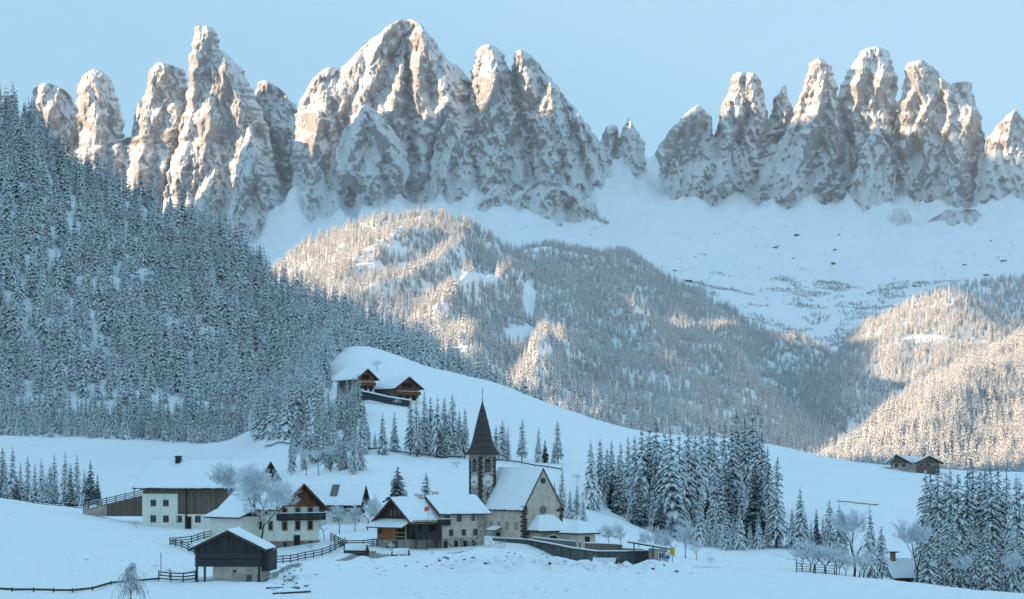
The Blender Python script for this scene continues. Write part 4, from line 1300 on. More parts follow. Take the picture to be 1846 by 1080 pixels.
def gable_walls(root, w, d, he, hr, ridge, mat, name='wall', z0=-1.5):
    m = MB()
    if ridge == 'y':
        m.prism([(0, z0), (w, z0), (w, he), (w / 2, hr), (0, he)], 'y', 0, d)
    else:
        m.prism([(0, z0), (d, z0), (d, he), (d / 2, hr), (0, he)], 'x', 0, w)
    return m.build(name, mat, root)
def bld(name, px, py, d, rz, label, cat, dz=0.0):
    """root empty at the building's front-left corner, standing at the given photo pixel"""
    x, y, z = W(px, py, d)
    return empty(name, (x, y, z + dz), radians(rz), label, cat)
def balcony(root, x0, x1, z, y, depth=1.0, face='front', h=0.95, mat=M_BOARD_DKV):
    m = MB()
    def P(mb, a0, a1, z0, z1, p0, p1):
        if face == 'front': mb.box(a0, a1, y - p1, y - p0, z0, z1)
        elif face == 'left': mb.box(y - p1, y - p0, a0, a1, z0, z1)
        else: mb.box(y + p0, y + p1, a0, a1, z0, z1)
    P(m, x0, x1, z - .15, z, 0, depth)
    o = m.build('balcony', mat, root)
    r = MB()
    n = max(3, int((x1 - x0) / .16))
    for i in range(n):
        a = x0 + (x1 - x0) * i / n
        P(r, a, a + .12, z + .01, z + h, depth - .05, depth - .01)
    P(r, x0, x1, z + h, z + h + .08, depth - .09, depth + .03)
    for a in (x0, x1 - .06): P(r, a, a + .06, z + .01, z + h, 0.0, depth - .06)
    r.build('railing', mat, o)
    s = MB(); P(s, x0, x1, z + h + .083, z + h + .19, depth - .08, depth + .02); s.build('snow_cover', M_RSNOW, o)
    return o

# ---------------------------------------------------------------- 1 long white and timber barn house at left
b = bld('farmhouse', 258, 951, 366, -15, 'long white farmhouse with a grey timber upper storey and wide snowy roof, leftmost house', 'house')
w, dd, he, hr = 21.0, 12.5, 7.9, 11.9
gable_walls(b, w, dd, he, hr, 'x', M_BOARD)
MB().box(-.12, 6.9, -.12, .5, -1.5, 6.2).box(-.12, .5, .5, 9, -1.5, 6.2).build('white_wall', M_WHITE, b)
MB().box(6.903, 21.0, -.10, .45, -1.5, 2.5).build('white_wall', M_WHITE, b, label='lower white wall beside the barn doors')
for x in (2.1, 4.6):
    window(b, x, 4.5, .95, 1.05, 'front', -.12, M_GREYPANEL)
for x in (2.1, 4.6, 7.2, 10.9):
    window(b, x, 1.6, .95, 1.1, 'front', -.12 if x < 6.9 else -.10, M_GREYPANEL)
door(b, 9.0, -.1, 1.1, 2.1, 'front', -.10, M_PINK, M_VOID)
for (x0, x1) in ((7.3, 10.0), (10.4, 14.5)):
    m = MB().box(x0, x1, -.10, -.02, 2.7, 6.0)
    m.bar((x0 + .3, -.14, 2.9), (x1 - .3, -.14, 5.8), .06, .18)
    m.box(x0, x1, -.15, -.10, 2.75, 2.93).box(x0, x1, -.15, -.10, 5.75, 5.93)
    m.build('barn_door', M_BOARD, b)
m = MB().box(8.5, 8.75, -.35, -.1, -.2, 7.7)
m.build('post', M_WOOD, b)
r = gable_roof(b, w, dd, he, hr, 'x', 1.3, 1.5, mat=M_TILE, snow=.35)
for i in range(20):
    x = -1.2 + i * 1.24
    MB().bar((x, .2, he - .30), (x, -1.2, he - .30 - .78), .12, .16).build('rafter', M_WOOD, r)
c = MB().box(4.0, 4.9, 5.2, 6.1, 10.6, 13.0).build('chimney', M_METAL, r)
MB().box(3.85, 5.05, 5.05, 6.25, 13.003, 13.15).build('chimney_cap', M_METAL, c)
MB().box(3.9, 5.0, 5.1, 6.2, 13.153, 13.33).build('snow_cover', M_RSNOW, c)

# ramp bridge at its left side
t = empty('barn_ramp', W(159, 921, 376), radians(-4), 'sloping timber ramp with white-topped rails leading up to the long farmhouse', 'ramp')
L = 10.6
MB().prism([(0, -1.0), (L, -1.0), (L, 3.0), (0, .5)], 'y', 0, 3.2).build('boarded_side', M_BOARD, t)
MB().prism([(-1.0, -1.0), (3.6, -1.0), (3.6, 1.15), (-1, .25)], 'y', -.15, -.02).build('concrete_side', M_CONC, t)
for k in range(3):
    MB().bar((-.4, -.05, .75 + .38 * k), (L + .3, -.05, 3.25 + .38 * k), .07, .14).build('rail', M_WOOD, t)
    MB().bar((-.4, -.05, .86 + .38 * k), (L + .3, -.05, 3.36 + .38 * k), .09, .08).build('snow_cover', M_RSNOW, t)
for k in range(7):
    x = k * 1.75
    MB().box(x, x + .12, -.14, -.03, .3 + x * .236, 1.75 + x * .236).build('post', M_WOOD, t)

# ---------------------------------------------------------------- 2 white house with ochre window frames
b = bld('white_house', 501, 990, 322, 42, 'white house with ochre window surrounds and a dark balcony, behind the big frosted tree', 'house')
w, dd, he, hr = 8.2, 14.5, 6.9, 10.4
gable_walls(b, w, dd, he, hr, 'y', M_WHITE)
MB().prism([(-.1, he - .1), (w + .1, he - .1), (w / 2, hr - .02)], 'y', -.12, .3).build('gable_boards', M_BOARD_RD, b)
MB().box(-.08, w + .08, -.08, 2, -1.5, 1.25).build('plinth', M_PINK, b)
for x in (1.3, 3.9, 6.4):
    window(b, x, 3.75, .62, 1.15, 'front', 0, M_WOOD, M_OCHRE)
    window(b, x, 6.0, .6, 1.05, 'front', 0, M_WOOD_RD, M_OCHRE)
window(b, 4.1, 8.4, .7, .7, 'front', -.12, M_WOOD)
door(b, 3.7, .0, 1.0, 2.1, 'front', -.08, M_WOOD, M_VOID)
window(b, 1.3, .7, .5, .6, 'front', -.08, M_WOOD); window(b, 6.4, .7, .5, .6, 'front', -.08, M_WOOD)
balcony(b, -.3, w + .6, 4.75, 0, 1.1, h=.95)
window(b, 2.0, 3.7, .8, 1.05, 'left', 0, M_WOOD, M_OCHRE)
window(b, 4.8, 3.7, .5, 1.1, 'left', 0, M_WOOD)
window(b, 8.6, 3.7, .9, 1.2, 'left', 0, M_WOOD)
window(b, 11.6, 3.7, .8, 1.1, 'left', 0, M_WOOD)
window(b, 3.2, 6.0, .7, .8, 'left', 0, M_WOOD)
r = gable_roof(b, w, dd, he, hr, 'y', .9, 1.5, mat=M_TILE, rake=M_WOOD_RD, snow=.32)
for k in range(5):
    x = .5 + k * 1.5
    zz = he + (hr - he) * (1 - abs(x - w / 2) / (w / 2)) - .25
    MB().bar((x, -1.4, zz), (x, .2, zz), .14, .18).build('purlin', M_WOOD_RD, r)
c = MB().box(3.4, 4.2, 8, 8.8, 9.6, 11.9).build('chimney', M_CREAM, r)
MB().box(3.3, 4.3, 7.9, 8.9, 11.903, 12.15).build('snow_cover', M_RSNOW, c)
# low wing towards the barn
b2 = MB().box(-3.6, -.02, 5.2, 14.2, -1.5, 5.2).build('side_wing', M_WHITE, b)
m = MB().prism([(-4.4, 4.85), (-.05, 6.6), (-.05, 6.78), (-4.4, 5.03)], 'y', 4.5, 14.9); rr = m.build('wing_roof', M_TILE, b)
MB().prism([(-4.35, 5.06), (-.08, 6.79), (-.08, 7.08), (-4.25, 5.3)], 'y', 4.55, 14.85).build('snow_cover', M_RSNOW, rr)

# ---------------------------------------------------------------- 3 house behind with grey roof hatch
b = bld('village_house', 558, 949, 372, -6, 'white house with dark timber under the eave and a grey strip on its snowy roof', 'house')
w, dd, he, hr = 8.9, 8.5, 4.4, 7.4
gable_walls(b, w, dd, he, hr, 'x', M_WHITE)
MB().box(-.06, w + .06, -.08, .3, 2.35, he - .02).box(w - .3, w + .08, .303, dd, 2.35, he - .02).build('timber_band', M_BOARD_DKV, b)
MB().prism([(-.05, he - .02), (dd + .05, he - .02), (dd / 2, hr - .03)], 'x', w - .2, w + .10).build('gable_boards', M_BOARD_DKV, b)
window(b, 5.3, 1.35, 1.7, .75, 'front', 0, M_OCHRE, glass=M_GLASS)
window(b, 2.2, .5, 1.0, 1.0, 'right', w, M_WOOD)
balcony(b, 6.3, w + .9, 2.3, -.08, .9, h=.8)
r = gable_roof(b, w, dd, he, hr, 'x', .9, 1.0, mat=M_TILE, rake=M_WOOD)
sl = (hr - he) / (dd / 2)
MB().prism([(1.0, he + sl * 1.0 + .50), (4.0, he + sl * 4.0 + .50), (4.0, he + sl * 4.0 + .58), (1.0, he + sl * 1.0 + .58)], 'x', 3.6, 5.0).build('roof_panel', M_GREYPANEL, r)
window(b, 5.6, 3.3, .8, .7, 'front', -.08, M_WOOD)

# ---------------------------------------------------------------- 4 dark hay hut in front
b = bld('hay_hut', 353, 1047, 250, -3, 'small black weathered hay hut on a pale concrete base, nearest building', 'hut')
w, dd, he, hr = 8.2, 6.6, 4.15, 6.15
MB().prism([(0, 1.75), (w, 1.75), (w, he), (w / 2, hr), (0, he)], 'y', 0, dd).build('log_wall', M_BOARD_DK, b)
MB().prism([(-.1, he - .15), (w + .1, he - .15), (w / 2, hr - .02)], 'y', -.14, .05).build('gable_boards', M_BOARD_DKV, b)
MB().box(2.15, w + .02, -.02, dd + .02, -1.2, 1.747).build('concrete_base', M_CONC, b)
window(b, 4.9, 1.2, .45, .32, 'front', -.02, M_CONC, cross=False)
MB().box(6.4, 7.1, -.07, -.021, -.2, .75).build('hatch', M_CONC_DK, b); MB().box(4.9, 5.7, -.07, -.021, -.4, .35).build('hatch', M_CONC, b)
for x in (0, 1.0):
    MB().box(x, x + .25, -.05, .2, -1.0, 1.745).build('post', M_WOOD, b)
MB().box(w - .35, w - .05, -.12, .15, -.3, 1.745).build('post', M_WOOD, b)
for k in range(10):
    z = 1.80 + k * .225
    MB().box(-.12 + .03 * (k % 2), w + .12 - .04 * (k % 3), -.06 - .012 * (k % 2), -.001, z, z + .20).build('plank', M_BOARD_DK, b)
for x in (2.2, 4.1, 6.1):
    MB().box(x, x + .16, -.16, -.065, 1.8, 4.0).build('batten', M_BOARD_DK, b)
for k in range(24):
    x = .06 + k * .34
    top = he + (hr - he) * (1 - abs(x + .15 - w / 2) / (w / 2)) - .15
    MB().box(x, x + .31, -.19 - .012 * (k % 3), -.142, he - .45 - .05 * (k % 4), top).build('gable_plank', M_BOARD_DKV, b)
gable_roof(b, w, dd, he, hr, 'y', .75, .7, mat=M_TILE, snow=.2)
MB().box(w + .02, w + 1.0, .3, dd - .5, 1.2, 3.7).build('side_lean_to', M_BOARD_DKV, b)

# ---------------------------------------------------------------- 5 timber chalet
b = bld('timber_chalet', 742, 993, 316, -40, 'dark timber chalet with orange boarded corner and snowy porch roof, left of the stone house', 'house')
b.location = W(686, 993, 322)
w, dd, he, hr = 6.4, 8.0, 5.5, 8.3
MB().prism([(0, 2.0), (w, 2.0), (w, he), (w / 2, hr), (0, he)], 'y', 0, dd).build('timber_wall', M_BOARD_DKV, b)
MB().box(-.02, w - .6, -.02, dd, -1.5, 1.997).build('concrete_base', M_CONC, b)
MB().box(.2, 3.9, -1.0, -.003, 2.0, 3.75).build('boarded_corner', M_BOARD_OR, b)
MB().box(.1, 5.2, -1.1, -.021, -1.2, 1.9).build('concrete_base', M_CONC, b, label='projecting concrete base under the orange boards')
window(b, .9, 3.2, .55, .6, 'front', -1.0, M_WOOD)
door(b, 4.3, -.1, .95, 1.7, 'front', -1.1, M_WOOD, M_VOID); window(b, 2.6, .9, .8, .8, 'front', -1.1, M_CONC)
window(b, 4.6, 2.95, .75, 1.5, 'front', 0, M_WOOD, glass=M_VOID)
for k in range(3):
    window(b, 2.35 + k * .85, 6.1, .45, .9, 'front', 0, M_WOOD, glass=M_BOARD)
for z in (2.35, 2.95):
    MB().box(3.95, 6.6, -1.12, -1.0, z, z + .14).build('rail', M_WOOD_LT, b)
for x in (3.95, 6.5):
    MB().box(x, x + .13, -1.13, -1.0, 1.9, 4.1).build('post', M_WOOD_LT, b)
m = MB().prism([(-2.4, 3.75), (0.0, 4.75), (0, 4.9), (-2.4, 3.9)], 'x', -1.0, 6.9); pr = m.build('porch_roof', M_WOOD_RD, b)
MB().prism([(-2.36, 3.91), (-.02, 4.89), (-.02, 5.2), (-2.30, 4.12)], 'x', -.95, 6.85).build('snow_cover', M_RSNOW, pr)
# long balcony side
MB().box(w - .05, w + 1.2, .2, dd - .2, 1.9, 2.05).build('balcony_floor', M_WOOD, b)
bal = MB()
for k in range(38):
    y = .25 + k * .2
    bal.box(w + 1.12, w + 1.17, y, y + .16, 2.05, 3.1)
bal.box(w + 1.1, w + 1.2, .2, dd - .2, 3.1, 3.2)
bal.build('balcony_railing', M_BOARD_DKV, b)
for y in (.3, 2.8, 5.2, 7.6):
    MB().box(w + 1.0, w + 1.14, y, y + .14, -.6, 5.0).build('post', M_WOOD, b)
for y in (1.6, 3.4, 5.6):
    window(b, y, 3.6, .7, 1.0, 'right', w, M_WOOD)
MB().box(w + 1.0, w + 1.2, -.4, dd + .2, 4.85, 5.02).build('eave_beam', M_WOOD_LT, b)
MB().box(w + .3, w + 1.1, -.4, dd + .2, 4.45, 4.58).build('eave_beam', M_WOOD_LT, b)
r = gable_roof(b, w, dd, he, hr, 'y', 1.1, 1.0, mat=M_TILE, rake=M_WOOD_RD)
c = MB().box(2.6, 3.7, 5.2, 6.1, 7.8, 9.1).build('chimney', M_CREAM, r)
MB().box(2.5, 3.8, 5.1, 6.2, 9.103, 9.3).build('snow_cover', M_RSNOW, c)

# ---------------------------------------------------------------- 6 old stone house
b = bld('stone_house', 797, 987, 322, 33, 'old cream stone house with small square windows beside the church tower', 'house')
w, dd, he, hr = 8.0, 7.6, 5.7, 8.0
gable_walls(b, w, dd, he, hr, 'x', M_CREAM)
MB().box(-.05, w + .05, -.05, 1, -1.5, 1.5).build('rubble_base', M_RUBBLE, b)
MB().box(6.6, w + .06, -.06, 1.5, 1.503, 5.4).build('rubble_corner', M_RUBBLE, b)
for x, z in ((1.0, 4.75), (3.2, 4.75), (5.9, 4.75)):
    window(b, x, z, .75, 1.15, 'front', 0, M_CREAM if x > 5 else M_GREYPANEL)
for x in (1.7, 4.1, 6.3):
    window(b, x, 2.35, .6, .85, 'front', 0 if x < 6 else -.06, M_WOOD_RD)
for x in (.6, 2.6, 4.3, 5.9):
    door(b, x, -.3, .75, 1.35, 'front', -.05, M_RUBBLE, M_VOID)
balcony(b, -.9, 1.2, 3.7, 0, .8, h=.8)
r = gable_roof(b, w, dd, he, hr, 'x', .8, .9, mat=M_TILE, rake=M_WOOD)
c = MB().box(1.0, 1.9, 4.2, 5.0, 7.5, 8.9).build('chimney', M_CREAM, r)
MB().box(.9, 2.0, 4.1, 5.1, 8.903, 9.1).build('snow_cover', M_RSNOW, c)

# small red flag on a pole between the two roofs
t = empty('flag', W(771, 941, 311), 0, 'small orange-red flag on the eave between the chalet and the stone house', 'flag')
MB().bar((0, 0, 0), (.25, 0, 2.6), .06).build('pole', M_WOOD_LT, t)
MB().prism([(.2, 2.5), (-.55, 2.2), (-.45, 1.5), (-.1, 1.75), (.15, 1.6)], 'y', -.02, .02).build('cloth', M_RED, t)

# ---------------------------------------------------------------- 7 the church
b = bld('church', 944, 972, 342, 35, 'old stone church with a steep snowy roof, clock tower and dark pointed spire', 'church')
w, L_, he, hr = 8.2, 13.5, 5.3, 12.0
gable_walls(b, w, L_, he, hr, 'y', M_CREAM, 'nave_wall', -2.5)
ro = gable_roof(b, w, L_, he, hr, 'y', .35, .12, mat=M_TILE, snow=.24, rake=M_QUOIN)
q = random.Random(5)
for side, x in ((0, -.10), (1, w - .5)):
    z = -1.0; k = 0
    while z < 5.3:
        h = q.uniform(.32, .5); e = q.uniform(.35, .8) if k % 2 else q.uniform(.6, 1.3)
        m = MB()
        if side == 0: m.box(-.07, e, -.07, .02, z, z + h - .06); m.box(-.07, .02, .021, .4 + (k % 2) * .5, z, z + h - .06)
        else: m.box(w - e, w + .07, -.07, .02, z, z + h - .06)
        m.build('quoin', M_QUOIN, b)
        z += h; k += 1
# oculus and rosette in the gable
def disc(parent, name, mat, cx, cz, r, y0, y1, n=20, ring=0):
    m = MB()
    if ring:
        for k in range(n):
            a0 = 2 * pi * k / n; a1 = 2 * pi * (k + 1) / n
            m.prism([(cx + r * cos(a0), cz + r * sin(a0)), (cx + r * cos(a1), cz + r * sin(a1)),
                     (cx + (r - ring) * cos(a1), cz + (r - ring) * sin(a1)), (cx + (r - ring) * cos(a0), cz + (r - ring) * sin(a0))], 'y', y0, y1)
    else:
        m.prism([(cx + r * cos(2 * pi * k / n), cz + r * sin(2 * pi * k / n)) for k in range(n)], 'y', y0, y1)
    return m.build(name, mat, parent)
o = disc(b, 'oculus', M_GLASS, w / 2, 10.0, .40, -.03, .02)
disc(o, 'stone_ring', M_QUOIN, w / 2, 10.0, .52, -.07, .01, ring=.115)
o = disc(b, 'rose_window', M_GREYPANEL, w / 2, 4.95, .62, -.03, .02)
disc(o, 'stone_ring', M_CONC, w / 2, 4.95, .78, -.09, .01, ring=.155)
m = MB()
for k in range(6):
    a = pi * k / 3
    m.bar((w / 2, -.06, 4.95), (w / 2 + .6 * cos(a), -.06, 4.95 + .6 * sin(a)), .05, .05)
m.build('tracery', M_CONC, o)
# blind niches with faded frescoes on the side wall
for y, z in ((9.8, 2.2), (7.4, 2.2), (4.9, 2.2), (2.2, 2.2)):
    window(b, y, z, .8, 1.2, 'left', 0, M_CONC, glass=M_FRESCO, cross=False, name='fresco_niche')
for y in (6.5, 9.0):
    MB().box(-.05, .0, y, y + .08, 3.4, 4.8).build('crack_line', M_CONC, b)
m = MB().prism([(-1.3, 1.25), (0.02, 1.75), (.02, 1.87), (-1.3, 1.37)], 'y', 6.6, 9.6); pr = m.build('side_door_roof', M_TILE, b)
MB().prism([(-1.28, 1.375), (0, 1.875), (0, 2.1), (-1.25, 1.55)], 'y', 6.63, 9.57).build('snow_cover', M_RSNOW, pr)
door(b, 7.6, -.9, .9, 1.8, 'left', 0, M_WOOD, M_VOID)
# porch
MB().box(1.1, 1.5, -3.0, 0, -2.5, 1.15).box(w - 1.5, w - 1.1, -3.0, 0, -2.5, 1.15).box(1.5, w - 1.5, -2.7, -.0, .55, 1.15).build('porch_wall', M_CREAM, b)
MB().box(1.5, 3.0, -2.98, -2.7, -2.5, 1.15).build('porch_front', M_FRESCO, b)
MB().box(w - 3.0, w - 1.5, -2.98, -2.7, -2.5, 1.15).build('porch_front', M_FRESCO, b)
ar = MB()
for k in range(8):
    a0 = pi * k / 8; a1 = pi * (k + 1) / 8; R0 = 1.0; R1 = 1.35
    ar.prism([(w/2 + R0*cos(a0), .05 + R0*.6*sin(a0)), (w/2 + R1*cos(a0), .05 + R1*.7*sin(a0)), (w/2 + R1*cos(a1), .05 + R1*.7*sin(a1)), (w/2 + R0*cos(a1), .05 + R0*.6*sin(a1))], 'y', -3.0, -2.7)
ar.build('porch_arch', M_CREAM, b)
MB().box(3.2, 5.0, -.06, -.01, -2.0, .6).build('portal_door', M_VOID, b)
def hip_roof(root, x0, x1, y0, y1, ze, zr, rx0, rx1, ry0, ry1, th=.12, snow=.26, mat=M_TILE):
    m = MB()
    def hip(z0, z1, g):
        v = [(x0+g, y0+g, z0), (x1-g, y0+g, z0), (x1-g, y1-g*.2, z0), (x0+g, y1-g*.2, z0), (rx0, ry0, z1), (rx1, ry0, z1), (rx1, ry1, z1), (rx0, ry1, z1)]
        f = [(0,3,2,1), (0,1,5,4), (1,2,6,5), (2,3,7,6), (3,0,4,7), (4,5,6,7)]
        k = MB(); k.v = v; k.f = f; return k
    r = hip(ze, zr, 0).box(x0 + .01, x1 - .01, y0 + .01, y1 - .01, ze - .12, ze - .003).build('porch_roof' if mat is M_TILE else 'roof', mat, root)
    s = hip(ze + .02, zr + snow, .04)
    s.v = [(a, b_, c + (.0 if c < zr else 0)) for a, b_, c in s.v]
    s.box(x0 + .05, x1 - .05, y0 + .05, y1 - .05, ze + .004, ze + .019)
    s.build('snow_cover', M_RSNOW, r)
    return r
hip_roof(b, .3, w - .3, -3.9, -.02, 1.3, 3.9, 2.6, w - 2.6, -.9, -.10)

# tower: at the far end of the nave, its corner towards the camera
TX, TY, TS, TH = -1.2, 11.6, 3.35, 14.4
ti = empty('tower', (TX, TY, 0)); ti.parent = b
tw = MB().box(0, TS, 0, TS, -3.5, TH).build('tower_wall', M_TOWER, ti)
# corner stones of the tower
for cx_, cy_ in ((0, 0), (TS, 0), (0, TS)):
    z = -2.0; k = 0
    while z < TH - .4:
        h = q.uniform(.34, .52)
        a = .62 if k % 2 else .36; c_ = .36 if k % 2 else .62
        sx = 1 if cx_ == 0 else -1; sy = 1 if cy_ == 0 else -1
        m = MB().box(min(cx_ - sx*.05, cx_ + sx*a), max(cx_ - sx*.05, cx_ + sx*a), min(cy_ - sy*.05, cy_ + sy*c_), max(cy_ - sy*.05, cy_ + sy*c_), z, z + h - .05)
        m.build('quoin', M_QUOIN, ti)
        z += h; k += 1
# the same arched sound window on two faces, and the clocks
def arch_poly(cx, z0, z1, hw, n=8):
    p = [(cx - hw, z0), (cx + hw, z0)]
    for k in range(n + 1):
        a = pi * k / n
        p.append((cx + hw * cos(a), z1 + hw * 1.25 * sin(a)))
    return p
for face in ('front', 'left'):
    ax = 'y' if face == 'front' else 'x'
    u = TS / 2
    o = MB().prism(arch_poly(u, 11.5, 13.1, .62), ax, -.035, .02).build('arched_window', M_VOID, ti)
    s_ = MB()
    for k in range(7):
        z = 11.6 + k * .24
        if ax == 'y': s_.box(u - .6, u + .6, -.07, -.036, z, z + .12)
        else: s_.box(-.07, -.036, u - .6, u + .6, z, z + .12)
    s_.build('louvres', M_GREYPANEL, o)
    n = 24; R = 1.12
    poly = [(u + R * cos(2*pi*k/n), 9.95 + R * sin(2*pi*k/n)) for k in range(n)]
    ck = MB().prism(poly, ax, -.06, .02).build('clock_face', M_CLOCK, ti)
    hands = MB(); marks = MB()
    def P3(a, z, o_): return (a, o_, z) if ax == 'y' else (o_, a, z)
    for k in range(12):
        a = 2*pi*k/12
        marks.bar(P3(u + .86*cos(a), 9.95 + .86*sin(a), -.075), P3(u + 1.03*cos(a), 9.95 + 1.03*sin(a), -.075), .07, .09, up=Vector(P3(0, 0, 1)))
    hands.bar(P3(u, 9.95, -.09), P3(u + .35, 9.55, -.09), .09, .13, up=Vector(P3(0, 0, 1)))
    hands.bar(P3(u, 9.95, -.09), P3(u - .42, 9.42, -.09), .07, .10, up=Vector(P3(0, 0, 1)))
    marks.build('hour_marks', M_METAL, ck); hands.build('hands', M_METAL, ck)
for z in (4.2, 7.0):
    MB().box(TS/2 - .15, TS/2 + .15, -.03, .02, z, z + .9).build('slit_window', M_VOID, ti)
MB().box(-.12, TS + .12, -.12, TS + .12, TH + .003, TH + .22).build('cornice', M_CONC, ti)
# spire: square foot turning into an eight-sided needle
prof = [(14.65, 2.25, 0.0), (15.1, 2.08, .2), (15.9, 1.92, .6), (17.0, 1.72, 1), (19.3, 1.22, 1), (22.0, .60, 1), (23.6, .16, 1), (24.2, .03, 1)]
V_ = []; nseg = 16
for z, r_, k in prof:
    for j in range(nseg):
        a = 2*pi*j/nseg
        sq = 1 / max(abs(cos(a)), abs(sin(a)))
        oc = 1.0 / cos(((a + pi/8) % (pi/4)) - pi/8) * 1.0
        rr_ = r_ * (sq * (1 - k) + oc * k)
        V_.append((TS/2 + rr_*cos(a), TS/2 + rr_*sin(a), z))
V_ = np.array(V_)
fs = grid_faces(len(prof), nseg, wrap=True)
sp = new_obj('spire', mesh_np('spire', V_, fs), ti, M_SHINGLE)
MB().box(-.62, TS + .62, -.62, TS + .62, 14.54, 14.66).build('spire_eave', M_SHINGLE, ti)
m = MB().bar((TS/2, TS/2, 23.8), (TS/2, TS/2, 26.4), .06)
m.bar((TS/2 - .35, TS/2, 25.7), (TS/2 + .35, TS/2, 25.7), .06)
m.build('cross', M_METAL, sp)
bb = MB(); bb.rock((TS/2, TS/2, 24.3), .16, random.Random(1), 0); bb.build('finial_ball', M_METAL, sp)
# lightning wire of the tower foot: low chancel roof between tower and nave
MB().box(-.02, 3.0, L_ - .01, L_ + 2.0, -2.5, 4.0).build('sacristy_wall', M_CREAM, b)

# ---------------------------------------------------------------- 8 little pavilion with pyramid roof
b = bld('chapel_pavilion', 1046, 981, 332, 42, 'small square pavilion with a snowy pyramid roof right of the church', 'pavilion')
b.location = W(1043, 981, 330)
s_ = 3.9
MB().box(0, s_, 0, s_, -1.5, 1.6).build('wall', M_CREAM, b)
door(b, 2.0, -.6, .9, 1.7, 'front', 0, M_WOOD, M_VOID)
hip_roof(b, -.6, s_ + .6, -.6, s_ + .6, 1.7, 3.75, s_/2 - .05, s_/2 + .05, s_/2 - .05, s_/2 + .05, mat=M_SHINGLE)

# ---------------------------------------------------------------- 9 churchyard walls
def wall_run(name, pts, th, mat, label, cat='wall', snow=.16, pilaster=None, rail=False):
    """pts: (px, py_top, py_bottom, d)"""
    x0, y0, z0 = W(pts[0][0], pts[0][2], pts[0][3])
    t = empty(name, (x0, y0, z0), 0, label, cat)
    T = [Vector(W(p[0], p[1], p[3])) - Vector((x0, y0, z0)) for p in pts]
    B = [Vector(W(p[0], p[2], p[3])) - Vector((x0, y0, z0)) - Vector((0, 0, 1.0)) for p in pts]
    for i in range(len(pts) - 1):
        d_ = (T[i+1] - T[i]); nrm = Vector((-d_.y, d_.x, 0)).normalized() * th
        m = MB()
        v = [B[i], B[i+1], T[i+1], T[i], B[i] + nrm, B[i+1] + nrm, T[i+1] + nrm, T[i] + nrm]
        m.v = [tuple(a) for a in v]; m.f = [(0,1,2,3), (5,4,7,6), (3,2,6,7), (1,0,4,5), (0,3,7,4), (2,1,5,6)]
        m.build('wall_section', mat, t)
        s = MB(); up = Vector((0, 0, .004)); u2 = Vector((0, 0, snow))
        v = [T[i] + up, T[i+1] + up, T[i+1] + u2, T[i] + u2, T[i] + up + nrm, T[i+1] + up + nrm, T[i+1] + u2 + nrm, T[i] + u2 + nrm]
        s.v = [tuple(a) for a in v]; s.f = list(m.f); s.build('snow_cover', M_RSNOW, t)
        if pilaster:
            n = max(1, int(d_.length / pilaster))
            for k in range(n):
                f = (k + .5) / n
                a = T[i].lerp(T[i+1], f); bz = B[i].lerp(B[i+1], f)
                MB().box(a.x - .12, a.x + .12, a.y - .18, a.y + .05, bz.z, a.z - .1).build('buttress', mat, t)
        if rail:
            MB().bar(T[i] + Vector((0, -.05, -.12)), T[i+1] + Vector((0, -.05, -.12)), .12, .14).build('rail', M_WOOD, t)
    return t
wall_run('retaining_wall', [(888, 970, 982, 338), (950, 973, 985, 332), (985, 979, 1002, 318), (1030, 988, 1014, 306), (1075, 994, 1020, 298), (1130, 994, 1018, 296), (1182, 993, 1012, 298)], .4, M_CONC_DK, 'long dark curved retaining wall below the churchyard', pilaster=1.4, rail=True)
wall_run('churchyard_wall', [(960, 969, 986, 336), (1000, 973, 992, 333), (1045, 977, 996, 330)], .35, M_GREYPANEL, 'grey churchyard wall in front of the church porch')
wall_run('timber_fence_wall', [(1054, 979, 996, 322), (1090, 980, 996, 322), (1122, 982, 996, 323)], .25, M_BOARD, 'brown boarded wall right of the pavilion, behind the dark retaining wall')
wall_run('grey_yard_wall', [(1122.5, 988, 997, 322), (1160, 990, 999, 324)], .25, M_GREYPANEL, 'low grey wall between the boarded wall and the shed')
# shed
b = bld('garden_shed', 1178, 1013, 294, 12, 'pale boarded shed with a slanting dark roof at the right end of the dark wall', 'shed')
MB().prism([(-.1, -1), (2.2, -1), (2.2, 1.75), (-.1, 1.95)], 'y', 0, 2.2).build('wall', M_CONC, b)
m = MB().prism([(-3.3, 2.75), (2.6, 1.75), (2.6, 1.92), (-3.3, 2.92)], 'y', -.4, 2.6); r = m.build('roof', M_METAL, b)
MB().prism([(-3.25, 2.925), (2.55, 1.93), (2.5, 2.1), (-3.2, 3.12)], 'y', -.36, 2.56).build('snow_cover', M_RSNOW, r)
for x in (-3.1, -.2):
    MB().box(x, x + .14, -.3, -.16, -1, 2.25 if x > -1 else 2.75).build('post', M_WOOD, b)
window(b, 1.2, .9, .7, .8, 'front', 0, M_WHT)
t = empty('yellow_sign', W(1212, 1004, 296), radians(-6), 'yellow sign board standing beside the shed', 'sign')
MB().box(-.35, .35, -.03, .03, .3, 1.45).build('board', M_YEL, t); MB().box(-.05, .05, .031, .1, -.8, 1.3).build('post', M_WOOD, t)
t = empty('notice_board', W(1204, 1008, 294), radians(-6), 'blue and white notice board between the shed and the yellow sign', 'sign')
MB().box(-.4, .3, -.03, .03, .0, .55).build('board', M_BLUE, t)
MB().box(-.4, .3, -.04, .025, .553, 1.1).build('paper', M_WHT, t); MB().box(-.05, .05, .031, .1, -.8, 1.0).build('post', M_WOOD, t)

